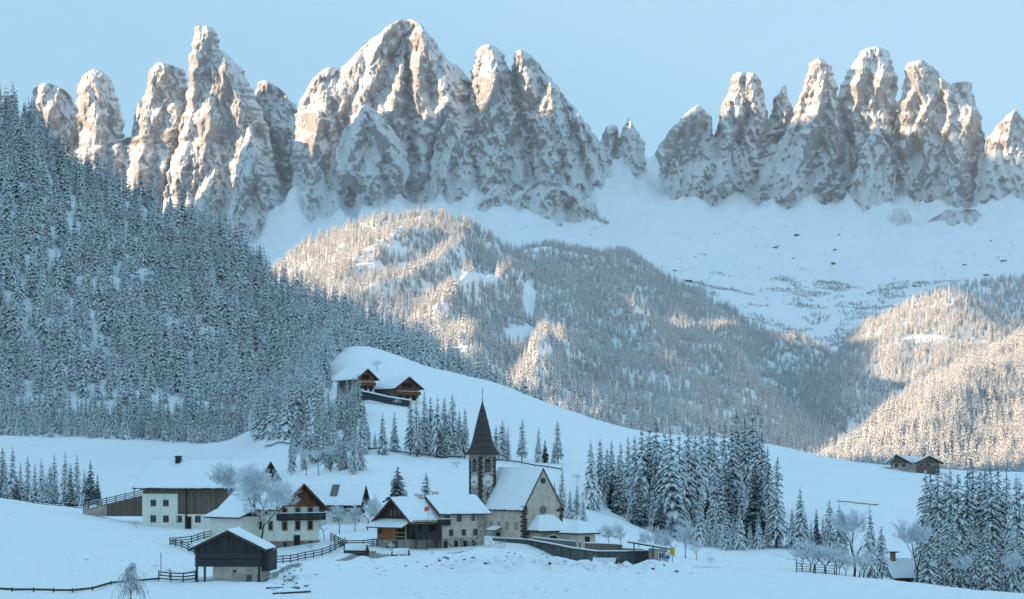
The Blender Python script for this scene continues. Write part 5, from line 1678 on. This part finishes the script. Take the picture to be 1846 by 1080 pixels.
# ---------------------------------------------------------------- 11 farm on the hillside
def farm(name, px, py, d, rz, w, dd, he, hr, label, front_boards=M_BOARD_RD, side=M_BOARD, right=False):
    b = bld(name, px, py, d, rz, label, 'farmhouse')
    gable_walls(b, w, dd, he, hr, 'y', side)
    MB().prism([(.01, he * .42), (w - .01, he * .42), (w - .01, he - .02), (w/2, hr - .05), (.01, he - .02)], 'y', -.08, .05).build('gable_boards', front_boards, b)
    MB().box(-.04, w + .04, -.05, dd * .3, -1.5, he * .2).build('white_base', M_WHITE, b)
    window(b, w * .5, hr * .66, w * .42, he * .30, 'front', -.08, M_WOOD, cross=True, glass=M_VOID)
    for x in (.2, .5, .8):
        door(b, w * x, he * .05, w * .16, he * .42 - .3, 'front', -.05, M_WOOD, M_VOID)
    for x in (.25, .5, .75):
        window(b, dd * x, he * .4, .9, .9, 'left', 0, M_WOOD)
    gable_roof(b, w, dd, he, hr, 'y', 1.1, 1.5, mat=M_TILE, rake=M_WOOD_RD, snow=.4)
    balcony(b, 0, w, he * .45, -.08, 1.1, h=.9, mat=M_BOARD_RD)
    return b
farm('hillside_farmhouse', 643, 706, 612, 35, 6.2, 12, 4.4, 6.9, 'red-brown timber farmhouse with white base high on the snowy hillside, left of two', M_BOARD_OR)
farm('hillside_barn', 712, 722, 612, 37, 8.8, 16, 4.2, 7.2, 'long timber barn with a wide orange gable on the snowy hillside, right of two', M_BOARD_RD)
wall_run('hillside_terrace_wall', [(640, 703, 711, 606), (665, 708, 715, 604), (700, 716, 722, 602), (738, 722, 728, 600)], .5, M_BOARD_DK, 'low dark terrace wall below the two hillside farm buildings', snow=.4)

# house on the crest at right
b = bld('crest_house', 1608, 846, 728, -8, 'long low brown house with two gables on the snowy crest at right', 'house')
w = 17.0
MB().box(0, w, 0, 9, -3, 2.6).build('wall', M_CONC, b)
MB().box(9.0, w + .05, -.5, -.01, -3, 1.4).build('lower_boards', M_BOARD, b)
for x0, x1, zt in ((-2.3, 7.2, 5.4), (8.0, 18.6, 4.9)):
    xm = (x0 + x1) / 2 - (1.0 if x0 < 0 else 0)
    g = MB().prism([(x0 + 1.6, 2.2), (x1 - 1.2, 2.2), (xm, zt - .5)], 'y', -.3, 3).build('gable_wall', M_BOARD, b)
    m = MB()
    m.prism([(x0, 2.2), (xm, zt), (xm, zt - .35), (x0 + .3, 1.85)], 'y', -1.6, 9.5)
    m.prism([(x1, 2.2), (xm, zt), (xm, zt - .35), (x1 - .3, 1.85)], 'y', -1.6, 9.5)
    r = m.build('roof', M_TILE, b)
    m = MB()
    m.prism([(x0 + .05, 2.25), (xm, zt + .02), (xm, zt + .45), (x0 + .1, 2.5)], 'y', -1.5, 9.4)
    m.prism([(x1 - .05, 2.25), (xm + .002, zt + .02), (xm + .002, zt + .45), (x1 - .1, 2.5)], 'y', -1.5, 9.4)
    m.build('snow_cover', M_RSNOW, r)
MB().prism([(5.0, 2.7), (10.0, 2.7), (10.0, 4.6), (5.0, 5.0)], 'y', 2.5, 9.0).build('roof_saddle', M_RSNOW, b)
for x in (1.6, 4.2, 10.5, 13.0):
    window(b, x, 1.4, 1.0, 1.0, 'front', 0, M_WOOD)

# roof of the house at lower right, sunk behind the field edge
b = bld('sunken_house', 1612, 1052, 396, 20, 'low snow-roofed house with brick chimney, half hidden behind the field edge at lower right', 'house')
gable_walls(b, 9, 6.5, 1.6, 4.4, 'x', M_BOARD_RD)
r = gable_roof(b, 9, 6.5, 1.6, 4.4, 'x', .8, .8, mat=M_TILE, rake=M_WOOD_RD)
window(b, 3, .6, .8, .8, 'front', 0, M_WOOD); window(b, 6, .6, .8, .8, 'front', 0, M_WOOD)
c = MB().box(1.0, 1.9, 2.6, 3.4, 3.8, 6.0).build('chimney', M_PINK, r)
MB().box(.6, 2.5, 2.3, 3.7, 6.003, 6.2).build('chimney_cap', M_TILE, c)
# ---------------------------------------------------------------- individual trees and plants
R5 = random.Random(77)
def find_d(px, py, d0=200, d1=760):
    """depth at which the ground shows at photo row py (nearest match in the range)"""
    d = np.linspace(d0, d1, 220)
    z = ground_pd(np.full(d.shape, float(px)), d)
    e = np.abs(HY - z / d * F - py)
    return float(d[np.argmin(e)])
ORD = ['first', 'second', 'third', 'fourth', 'fifth', 'sixth', 'seventh', 'eighth', 'ninth', 'tenth', 'eleventh', 'twelfth', 'thirteenth',
       'fourteenth', 'fifteenth', 'sixteenth', 'seventeenth', 'eighteenth', 'nineteenth', 'twentieth', 'twenty-first', 'twenty-second', 'twenty-third',
       'twenty-fourth', 'twenty-fifth', 'twenty-sixth', 'twenty-seventh', 'twenty-eighth', 'twenty-ninth', 'thirtieth']
def ordinal(i):
    if i < 30: return ORD[i]
    tens = {3: 'thirty', 4: 'forty', 5: 'fifty', 6: 'sixty', 7: 'seventy', 8: 'eighty', 9: 'ninety'}
    t, u = divmod(i + 1, 10)
    if t >= 10: return 'one hundred and ' + ordinal(i - 100)
    return (tens[t] + '-' + ORD[u - 1]) if u else tens[t][:-1] + 'ieth'
KD = {'spruce': 'snow-laden spruce', 'dark': 'dark green spruce', 'larch': 'frosted slender larch', 'pale': 'pale hoarfrosted larch'}
def cluster(items, where, group, d=None, dr=(200, 760), wide=1.0):
    """items: (px, top, base, kind)"""
    items = sorted(items)
    n = len(items)
    for i, (px, top, base, kind) in enumerate(items):
        dd = find_d(px, base, *dr) if d is None else (d if not callable(d) else d(px, base))
        h = (base - top) / F * dd
        x, y, z = gxy(px, dd)
        lab = '%s %s, %s from the left' % (KD[kind], where, ordinal(i))
        if abs((HY - z / y * F) - base) > 25:      # base hidden by the lie of the land: keep the top where it is
            h = (HY - top) / F * dd - z
        plant(kind, h=max(h, 2), label=lab, group=group, rng=R5, loc=(x, y, z), lean=.02, wide=wide * R5.uniform(.9, 1.15))

cluster([(4,786,892,'larch'),(22,784,894,'spruce'),(36,812,896,'spruce'),(50,800,893,'larch'),(62,816,900,'spruce'),(76,806,896,'spruce'),(90,822,902,'larch'),(100,800,898,'larch'),
         (116,798,900,'larch'),(128,822,904,'dark'),(140,808,905,'larch'),(152,838,908,'spruce'),(163,824,908,'dark'),(176,852,911,'dark'),(84,842,904,'spruce'),(30,840,898,'dark'),(-14,790,892,'spruce'),(10,830,898,'spruce')],
        'at the far left edge', 'trees at the far left edge', d=lambda px, b: 540 - (b - 892) * 2)
cluster([(717,820,897,'dark'),(768,828,897,'spruce')], 'standing behind the timber chalet', 'spruces behind the chalet', d=395, wide=1.75)
cluster([(740,712,812,'larch'),(752,716,818,'larch'),(764,709,818,'spruce'),(776,722,820,'larch'),(788,710,822,'spruce'),(800,716,820,'larch'),(808,740,824,'spruce'),(817,712,824,'larch'),(829,742,824,'spruce'),
         (838,738,826,'larch'),(756,748,822,'spruce'),(782,756,822,'spruce'),(796,760,824,'dark'),(826,770,826,'spruce')],
        'in the row left of the spire', 'trees in the row left of the spire', d=lambda px, b: 525 + R5.uniform(-8, 8))
cluster([(690,737,812,'spruce'),(711,742,814,'spruce'),(652,735,812,'spruce'),(636,724,812,'larch'),(622,738,806,'larch'),(664,762,812,'spruce'),(676,780,812,'spruce')],
        'below the hillside barn', 'trees below the hillside barn', d=lambda px, b: 515 + R5.uniform(-6, 8))
cluster([(880,752,826,'larch'),(894,762,828,'spruce'),(906,756,830,'larch'),(915,768,832,'spruce'),(941,759,836,'larch'),(970,774,840,'spruce'),(982,798,842,'dark'),(1006,768,846,'larch'),(998,806,846,'spruce')],
        'in the loose row right of the spire', 'trees in the row right of the spire', d=lambda px, b: 525 + (px - 880) * .1)
# big clump right of the church
big = []
for px, top in ((1066,786),(1080,790),(1094,800),(1104,786),(1118,800),(1132,790),(1146,776),(1160,758),(1172,762),(1184,750),(1198,768),(1212,756),(1226,770),(1240,762),(1252,758),(1264,768),(1276,760),
                (1290,772),(1304,758),(1318,752),(1330,738),(1344,748),(1356,742),(1366,760),(1376,770),(1386,800),(1074,840),(1088,862),(1110,850)):
    big.append((px, top, 925 + 25 * sin(px / 37.0) + (px - 1066) * .06, 'larch' if R5.random() < .5 else 'spruce'))
cluster(big, 'in the wood right of the church', 'trees of the wood right of the church', d=lambda px, b: find_d(px, b + 4, 385, 520) + R5.uniform(-8, 8))
mid = []
for k in range(26):
    px = 1078 + k * 12.4
    mid.append((px, R5.uniform(828, 890), 950 + R5.uniform(-12, 6), 'spruce' if R5.random() < .75 else 'dark'))
cluster(mid, 'in the church wood middle rank', 'middle rank of the wood right of the church', d=lambda px, b: 440 + R5.uniform(-10, 10))
low = []
for k, px in enumerate((1225,1246,1262,1275,1292,1308,1322,1334,1352,1368,1384,1404)):
    low.append((px, R5.uniform(893, 925), 956 + (px - 1225) * .07 + R5.uniform(-2, 2), 'spruce'))
cluster(low, 'small, along the meadow edge', 'small spruces along the meadow edge', d=lambda px, b: 420 + R5.uniform(-4, 8))
cluster([(1000,868,960,'larch'),(1013,862,958,'spruce'),(1028,880,962,'spruce'),(1040,872,962,'larch'),(1052,900,965,'spruce')], 'behind the church porch', 'trees behind the church porch', d=lambda px, b: 410)
cluster([(1399,822,945,'larch'),(1429,890,965,'spruce'),(1443,858,970,'spruce'),(1452,905,970,'spruce'),(1472,893,968,'dark'),(1484,905,968,'spruce'),(1496,877,972,'larch'),(1512,905,972,'spruce'),(1521,925,974,'spruce'),(1462,920,972,'spruce')],
        'left of the right-hand meadow', 'trees left of the right-hand meadow', d=lambda px, b: 425)
cluster([(1570,912,1046,'spruce'),(1590,948,1048,'larch')], 'beside the frosted shrubs at lower right', 'trees beside the frosted shrubs', d=lambda px, b: 325)
rg = []
for px, top in ((1668,852),(1680,848),(1692,838),(1706,846),(1716,836),(1728,842),(1742,832),(1754,824),(1766,836),(1778,832),(1790,828),(1804,838),(1816,846),(1830,842),(1842,850),(1858,846),(1876,852)):
    rg.append((px, top, 1062 + (px - 1660) * .05, 'larch' if R5.random() < .7 else 'spruce'))
cluster(rg, 'in the lower right wood', 'trees in the lower right corner', d=lambda px, b: 392 + R5.uniform(-8, 22))
rg = []
for px in (1662,1690,1708,1724,1746,1765,1790,1812,1838,1850):
    rg.append((px, R5.uniform(920, 985), 1066, 'spruce' if R5.random() < .6 else 'larch'))
cluster(rg, 'low, fronting the lower right wood', 'front rank of the lower right corner wood', d=lambda px, b: 372 + R5.uniform(-6, 6))

# spruces of the left forest that stand along its lower edge
pxs_e = []
for k in range(126):
    pxs_e.append((-20 + k * 4.9 + R5.uniform(-2, 2)))
for i, px in enumerate(pxs_e):
    row = i % 3
    base_d = 968 - 18 * row + R5.uniform(-5, 5)
    if px > 470: base_d -= (px - 470) * 1.9
    x, y, z = gxy(px, base_d)
    h = R5.uniform(14, 22) * (1 - .14 * row)
    plant('spruce' if R5.random() < .8 else 'larch', h=h, rng=R5, loc=(x, y, z), lean=.02, group='trees along the lower edge of the left forest',
          label='conifer on the left forest edge, %s from the left' % ordinal(i))

# ---------------------------------------------------------------- bare frosted trees
BARE = []
for i, (H, sp, lv, kd, mx) in enumerate(((13, .85, 6, 3, 12000), (10, .9, 6, 3, 5000), (6, 1.0, 4, 3, 1600), (9, .45, 6, 3, 3600))):
    a_, b_ = bare_tree_mesh('bare_tree', H, sp, 5 + i * 3, levels=lv, kids=kd, maxseg=mx, thick_twig=.024 if H > 8 else .02, trunk_frac=.24 if i != 2 else .10, r0=.015)
    a_.materials.append(M_BARK); b_.materials.append(M_FROST)
    BARE.append((H, a_, b_))
def bare(px, base, top, kind, label, d=None, name='bare_tree', group=None, dr=(200, 760), wide=1.0, cat='tree'):
    H, a_, b_ = BARE[kind]
    dd = find_d(px, base, *dr) if d is None else d
    x, y, z = gxy(px, dd)
    h = (base - top) / F * dd
    t = empty(name, (x, y, z - .1), R5.uniform(0, 6.28), label, cat, group)
    s = h / H; t.scale = (s * wide, s * wide, s)
    new_obj('limbs', a_, t); new_obj('frosted_twigs', b_, t)
    return t
bare(470, 985, 818, 0, 'large bare tree thick with hoarfrost in front of the white house', d=316, wide=.78)
bare(430, 950, 815, 3, 'slimmer frosted tree just left of the large hoarfrosted one', d=345)
for px, base, top, d, w in ((612,965,905,345,'left of the others, beside the white house'),(640,968,915,350,'below the balcony of the house behind'),(662,966,898,352,'tallest of the small ones'),(585,972,920,335,'closest to the white house corner'),(684,958,908,362,'nearest the timber chalet')):
    bare(px, base, top, 1, 'small frosted orchard tree ' + w, d=d, group='frosted orchard trees')
for px, base, top, k, w in ((1195,975,918,1,'right of the tall wood foot'),(1216,985,930,1,'above the yellow sign'),(1236,990,925,3,'right of the yellow sign'),(1255,1000,955,2,'at the foot of the field beyond the sign'),(1150,970,925,1,'over the shed roof'),(1120,968,915,1,'behind the boarded wall'),(1098,965,918,1,'right of the pavilion')):
    bare(px, base, top, k, 'frosted bare tree ' + w, d=345, group='frosted bare trees by the shed')
for px, base, top, k, w in ((1460,1035,965,2,'leftmost by the field edge'),(1485,1036,975,2,'second by the field edge'),(1512,1040,985,2,'third by the field edge'),(1540,1044,915,3,'tall and thin, left of the spruce'),(1556,1044,980,2,'low, left of the spruce')):
    bare(px, base, top, k, 'frosted shrub at lower right, ' + w, d=318, name='frosted_shrub', group='frosted shrubs at lower right', cat='shrub', wide=1.3)
cluster([(1673,930,1063,'pale'),(1699,950,1064,'pale'),(1717,915,1064,'pale'),(1738,960,1065,'pale'),(1757,935,1066,'pale'),(1781,925,1066,'pale'),(1801,955,1067,'pale'),(1824,930,1068,'pale'),(1843,945,1068,'pale')], 'fronting the lower right wood', 'pale larches in the lower right corner', d=365)
for i, (px, base, top) in enumerate(((1446,1036,985),(1466,1037,972),(1490,1039,978),(1508,1040,992),(1524,1043,1000),(1548,1045,996))):
    bare(px, base, top, 2, 'dense rounded frosted shrub on the field edge, %s from the left' % ORD[i], d=312, name='frosted_shrub', group='rounded frosted shrubs on the field edge', cat='shrub', wide=1.7)
for px, base, top, k, w in ((1655,1060,930,3,'with a dark bare trunk, left of the corner wood'),(1728,1064,985,3,'left of the two in the corner wood'),(1812,1066,975,3,'right of the two in the corner wood')):
    bare(px, base, top, k, 'frosted bare tree ' + w, d=362, group='frosted bare trees in the corner wood')
lst = []
for k in range(20):
    px = 522 + k * 6.6 + R5.uniform(-3, 3); base = R5.uniform(805, 862)
    lst.append((px, base - R5.uniform(55, 85), base, 'pale' if R5.random() < .7 else 'larch'))
cluster(lst, 'on the bank above the village', 'frosted trees on the bank', dr=(400, 560))
lst = []
for k in range(20):
    px = 562 + k * 5.0 + R5.uniform(-3, 3); base = R5.uniform(735, 800)
    lst.append((px, base - R5.uniform(55, 80), base, 'pale' if R5.random() < .75 else 'spruce'))
cluster(lst, 'left of the hillside farm', 'pale trees left of the hillside farm', dr=(500, 660))
for k in range(6):
    px = 530 + k * 22; base = 850 + 8 * sin(k)
    bare(px, base, base - 50, 3, 'frosted bare tree on the bank above the village, %s from the left' % ORD[k], d=find_d(px, base, 400, 560), group='bare trees on the bank')
bare(679, 668, 645, 2, 'single frosted bush above the hillside barn', d=find_d(679, 668, 600, 800), name='frosted_bush', cat='bush', wide=1.3)
bare(716, 722, 704, 2, 'frosted bush in front of the hillside barn gable', d=598, name='frosted_bush', cat='bush')
bare(1040, 868, 850, 2, 'round dark bush alone on the slope above the church', d=find_d(1040, 868, 400, 650), name='frosted_bush', cat='bush', wide=1.6)
bare(245, 952, 935, 2, 'dark bush at the left corner of the long farmhouse', d=355, name='corner_bush', cat='bush', wide=2.0)
bare(823, 843, 828, 2, 'low dark bush left of the church tower', d=find_d(823, 843, 380, 560), name='low_bush', cat='bush', wide=2.2)
for i, (px, base) in enumerate(((705,985),(880,985),(1165,1004),(1280,1012),(560,985))):
    bare(px, base, base - 17, 2, 'low frosted bush by the village edge, %s from the left' % ORD[(1, 2, 3, 4, 0)[i]], d=315, name='frosted_bush', cat='bush', group='low frosted bushes', wide=1.5)
# weeping tree at the bottom edge
def weeping():
    rng = random.Random(4); H = 4.6
    m = MB()
    for k in range(130):
        a = rng.uniform(0, 6.28); z = rng.uniform(1.4, H * .98); L = (.4 + 1.9 * (1 - (z / H) ** 2.2)) * rng.uniform(.3, 1.3)
        p = Vector((0, 0, z)); d = Vector((cos(a), sin(a), .75))
        for s in range(6):
            q = p + d * (L / 5.0)
            m.bar(p, q, .022 if s else .035)
            if s > 1:
                for _ in range(2):
                    e = q + Vector((rng.uniform(-.16, .16), rng.uniform(-.16, .16), -rng.uniform(.1, .35)))
                    m.bar(q, e, .02)
            p = q; d = Vector((d.x * .82, d.y * .82, d.z - rng.uniform(.25, .6)))
    return m.mesh('drooping_twigs')
wt = empty('weeping_tree', gxy(236, 203), .3, 'drooping frosted young tree at the bottom edge, lower left', 'tree')
wme = weeping(); wme.materials.append(M_LARCH)
new_obj('drooping_twigs', wme, wt); new_obj('trunk', add_mat(trunk_mesh('small_trunk', 4.4, .10, .02, seed=3), M_BARK), wt)

# ---------------------------------------------------------------- fences
def fence(name, pts, label, rails=3, h=1.2, step=3.0, w=.10, snow=True, mat=None, cat='fence'):
    """pts: (px, d) ground points"""
    mat = mat or M_WOOD
    P = [Vector(gxy(px, d)) for px, d in pts]
    o0 = P[0].copy()
    t = empty(name, o0, 0, label, cat)
    Q = []
    for a, b in zip(P[:-1], P[1:]):
        n = max(1, int(round((b - a).length / step)))
        for k in range(n):
            f = k / n; q = a.lerp(b, f); q.z = gz(q.x, q.y); Q.append(q - o0)
    Q.append(P[-1] - o0)
    for q in Q:
        MB().box(q.x - .07, q.x + .07, q.y + .01 + w / 2, q.y + .15 + w / 2, q.z - .5, q.z + h + .12).build('post', mat, t)
    for a, b in zip(Q[:-1], Q[1:]):
        e = Vector((R5.uniform(-.02, .02), 0, R5.uniform(-.03, .03)))
        for r in range(rails):
            z = Vector((0, 0, h * (r + .75) / rails))
            MB().bar(a + z, b + z + e, w * .7, w * 1.5).build('rail', mat, t)
        if snow:
            z = Vector((0, 0, h * (rails - .25) / rails + w * .75 + .04))
            MB().bar(a + z, b + z + e, w * .8, .07).build('snow_cover', M_RSNOW, t)
    return t
def gd(px, py, a=420, b=620): return (px, find_d(px, py, a, b))
fence('rail_fence', [(306, 318), (345, 322), (390, 333)], 'upper run of the wooden rail fence in front of the white house side')
fence('rail_fence', [(306, 317.4), (350, 306), (382, 300)], 'lower run of the wooden rail fence above the hay hut')
fence('rail_fence', [(470, 292), (510, 296), (550, 304), (595, 312), (622, 322)], 'rail fence climbing past the front of the white house')
fence('rail_fence', [(596, 330), (625, 318), (655, 318), (690, 322)], 'stacked rail fence between the white house and the chalet', rails=4)
fence('rail_fence', [(286, 252), (308, 251), (330, 250), (352, 252)], 'short rail fence ending at the hay hut')
fence('meadow_fence', [(-10, 424), (60, 421), (110, 416), (150, 410), (160, 402)], 'low dark fence on the crest of the left meadow', rails=2, h=.8, snow=False)
fence('track_rail', [(-20, 205), (60, 214), (130, 226), (200, 240), (286, 252)], 'long low dark rail running across the lower left snow', rails=1, h=.35, w=.16, step=6, snow=False)
fence('meadow_fence', [(1284, 436), (1330, 428), (1370, 424), (1420, 420), (1470, 418), (1522, 416)], 'thin dark fence along the lip of the right-hand meadow', rails=2, h=.7, snow=False)
fence('slope_rail', [gd(1510, 905, 450, 660), gd(1545, 908, 450, 660), gd(1583, 911, 450, 660)], 'straight dark rail on the open right-hand slope', rails=1, h=.3, w=.14, snow=False, step=4)
fence('wire_fence', [(1436, 305), (1470, 306), (1505, 308)], 'pale rail fence in front of the frosted shrubs at lower right', rails=4, h=1.5, w=.06)
fence('guard_rail', [gd(478, 800), gd(540, 802), gd(600, 805), gd(660, 812), gd(740, 821), gd(838, 828)], 'roadside guard rail on the slope left of the church tower', rails=1, h=.8, w=.2, step=5)
fence('guard_rail', [gd(888, 832), gd(940, 838), gd(1012, 850)], 'roadside guard rail on the slope right of the church tower', rails=1, h=.8, w=.2, step=5)
t = empty('pole', gxy(290, 262), 0, 'thin bare pole standing in the snow left of the hay hut', 'pole')
MB().box(-.04, .04, -.04, .04, -.3, 3.0).build('shaft', M_WOOD, t)
MB().box(-.06, .06, -.06, .06, 3.003, 3.08).build('cap', M_METAL, t)
t = empty('pole', gxy(306, 256), 0, 'short post just right of the thin pole', 'pole')
MB().box(-.06, .06, -.06, .06, -.3, 1.2).build('shaft', M_WOOD, t)
MB().box(-.07, .07, -.07, .07, 1.203, 1.28).build('snow_cover', M_RSNOW, t)

# ---------------------------------------------------------------- clutter: wood piles, logs, rubble
def wood_pile(px, d, n, L, r, label, rz=0):
    t = empty('wood_pile', gxy(px, d), rz, label, 'wood pile')
    k = 0; row = 0; cnt = n
    while cnt > 0:
        for j in range(cnt):
            x = (j - cnt / 2) * r * 2.05; z = r + row * r * 1.8
            m = MB(); e = R5.uniform(-.15, .15)
            m.prism([(x + r * cos(a * pi / 4), z + r * sin(a * pi / 4)) for a in range(8)], 'y', e, L + e)
            m.build('log', M_WOOD, t)
        row += 1; cnt -= 1
        if row > 3: break
    MB().prism([(-n * r, r * 1.2), (n * r, r * 1.2), (n * r * .7, row * r * 1.8 + r * .9), (-n * r * .7, row * r * 1.8 + r * .9)], 'y', .1, L - .1).build('snow_cover', M_RSNOW, t)
    return t
wood_pile(663, 312, 6, 3.5, .22, 'snow-topped log pile left of the timber chalet', 1.3)
wood_pile(738, 300, 5, 2.5, .2, 'snow-topped log pile in front of the timber chalet', 1.45)
wood_pile(1112, 284, 5, 3.5, .14, 'dark timber stack below the long retaining wall', 1.35)
t = empty('leaning_plank', gxy(1078, 286), 0, 'pale plank leaning on the snow below the retaining wall', 'plank')
MB().bar((-.55, 0, 1.1), (.35, -.3, -.2), .1, .22).build('plank', M_CONC, t)
MB().bar((-.56, -.07, 1.16), (.34, -.37, -.14), .08, .05).build('snow_cover', M_RSNOW, t)
for i, (x0, d0, x1, d1, r) in enumerate(((480, 238, 540, 240, .16), (492, 228, 560, 226, .14), (500, 250, 528, 255, .13))):
    a = Vector(gxy(x0, d0)); b_ = Vector(gxy(x1, d1))
    t = empty('log', a, 0, 'felled log lying in the snow right of the hay hut, %s of three' % ('uppermost' if i == 2 else ('middle', 'nearest')[i]), 'log')
    MB().bar((0, 0, .1), b_ - a + Vector((0, 0, .1)), r * 1.6, r * 1.6).build('trunk', M_WOOD, t, bevel=.04)
    MB().bar((0, 0, .1 + r), b_ - a + Vector((0, 0, .1 + r)), r * 1.3, r * .6).build('snow_cover', M_RSNOW, t)
t = empty('trough', gxy(672, 306), .2, 'round pale tub standing beside the log pile', 'tub')
MB().prism([(.55 * cos(2*pi*k/14), .55 * sin(2*pi*k/14)) for k in range(14)], 'z', -.2, .95).build('tub', M_CONC, t)
MB().prism([(.5 * cos(2*pi*k/14), .5 * sin(2*pi*k/14)) for k in range(14)], 'z', .953, 1.12).build('snow_cover', M_RSNOW, t)
# small arched footbridge and steps by the church
t = empty('steps_railing', gxy(880, 322), .2, 'frosted wooden stair railing with an arch below the church side wall', 'railing')
for k in range(9):
    a = pi * k / 9; a2 = pi * (k + 1) / 9
    MB().bar((1.6 * cos(a) - 1, 0, 1.0 * sin(a) + .4), (1.6 * cos(a2) - 1, 0, 1.0 * sin(a2) + .4), .09, .09).build('arch_piece', M_CONC, t)
for k in range(5):
    MB().box(1.2 + k * .38, 1.27 + k * .38, 0, .07, -.4, 1.9).build('post', M_CONC, t)
for z in (.7, 1.8):
    MB().bar((1.1, -.04, z), (2.9, -.04, z + .1), .08).build('rail', M_CONC, t)

M_RUBB = mat_needles('snowy_rubble', 0.25, 0.6, green=((0.05, 0.045, 0.04), (0.10, 0.09, 0.08)), scale=1.2)
def rubble(name, n, fpx, fd, r0, r1, sink=.35):
    m = MB(); rng = random.Random(n)
    for k in range(n):
        px = fpx(rng); d = fd(rng)
        x, y, z = gxy(px, d); r = rng.uniform(r0, r1) * rng.uniform(.5, 1)
        m.rock((x, y, z - r * sink), r, rng, 0)
    o = m.build(name, M_RUBB); return tag(o, kind='stuff')
rubble('rubble', 260, lambda g: g.choice((g.gauss(900, 90), g.gauss(1120, 90), g.gauss(760, 60))), lambda g: g.gauss(279, 9), .12, .50)
rubble('rubble', 130, lambda g: g.gauss(520, 26), lambda g: g.gauss(258, 14), .15, .6)
rubble('clods', 260, lambda g: g.uniform(0, 340), lambda g: g.uniform(235, 330), .05, .16, .5)
rubble('rubble', 90, lambda g: g.uniform(1180, 1290), lambda g: g.gauss(292, 6), .1, .4)

# boulders and dwarf pine on the scree
def boulders():
    m = MB(); rng = random.Random(8); c = 0
    while c < 120:
        px = rng.uniform(1130, 1900) if rng.random() < .8 else rng.uniform(480, 1100); t = rng.uniform(1.1, 3.6)
        p = scree.pt(np.array([px]), np.array([t]))[0]
        r = 2.5 + 9 * rng.random() ** 4
        if rng.random() > .15 and float(noise3(px / 55.0, t * 2.2, 5.0)) < .18: continue
        m.rock((p[0], p[1], p[2] - r * .1), r, rng, 0); c += 1
    return tag(m.build('scree_boulders', M_RUBB), kind='stuff')
boulders()
pts = scree.scatter(5000, NR, t0=.55, t1=2.1, px0=1150, px1=1900, keep=lambda px, py, P: (nz_clump(P, 110, 6.0) + .4 * nz_clump(P, 30, 2.0) > .12 + np.clip((px - 1620) / 200, 0, 1) * .25) & (py > 505 + 25 * noise3(px / 60, 1.0, 2.0)))
make_forest('dwarf_pine_scrub', pts, NR.uniform(3, 8, len(pts)), P_FAR, NR, 1.8)
pts = scree.scatter(160, NR, t0=.8, t1=2.6, px0=1150, px1=1846)
make_forest('scattered_scree_trees', pts, NR.uniform(6, 12, len(pts)), P_FAR, NR, 1.0)
# ---------------------------------------------------------------- the air
def haze():
    x0, x1, y0, y1, z0, z1 = -4600.0, 4600.0, -2600.0, 9100.0, -240.0, 2450.0
    v = [(x, y, z) for z in (z0, z1) for y in (y0, y1) for x in (x0, x1)]
    f = [(0, 2, 3, 1), (4, 5, 7, 6), (0, 1, 5, 4), (2, 6, 7, 3), (0, 4, 6, 2), (1, 3, 7, 5)]
    me = bpy.data.meshes.new('haze'); me.from_pydata(v, [], f)
    nt = M_HAZE
    nt.use_nodes = True
    t = nt.node_tree; t.nodes.clear()
    o = t.nodes.new('ShaderNodeOutputMaterial')
    pv = t.nodes.new('ShaderNodeVolumePrincipled')
    pv.inputs['Color'].default_value = (0.80, 0.90, 1.0, 1)
    pv.inputs['Density'].default_value = HAZE_DENSITY
    pv.inputs['Anisotropy'].default_value = 0.0
    t.links.new(pv.outputs[0], o.inputs['Volume'])
    return tag(new_obj('haze', me, mat=M_HAZE), kind='stuff')
HAZE_DENSITY = 2.9e-5
haze()
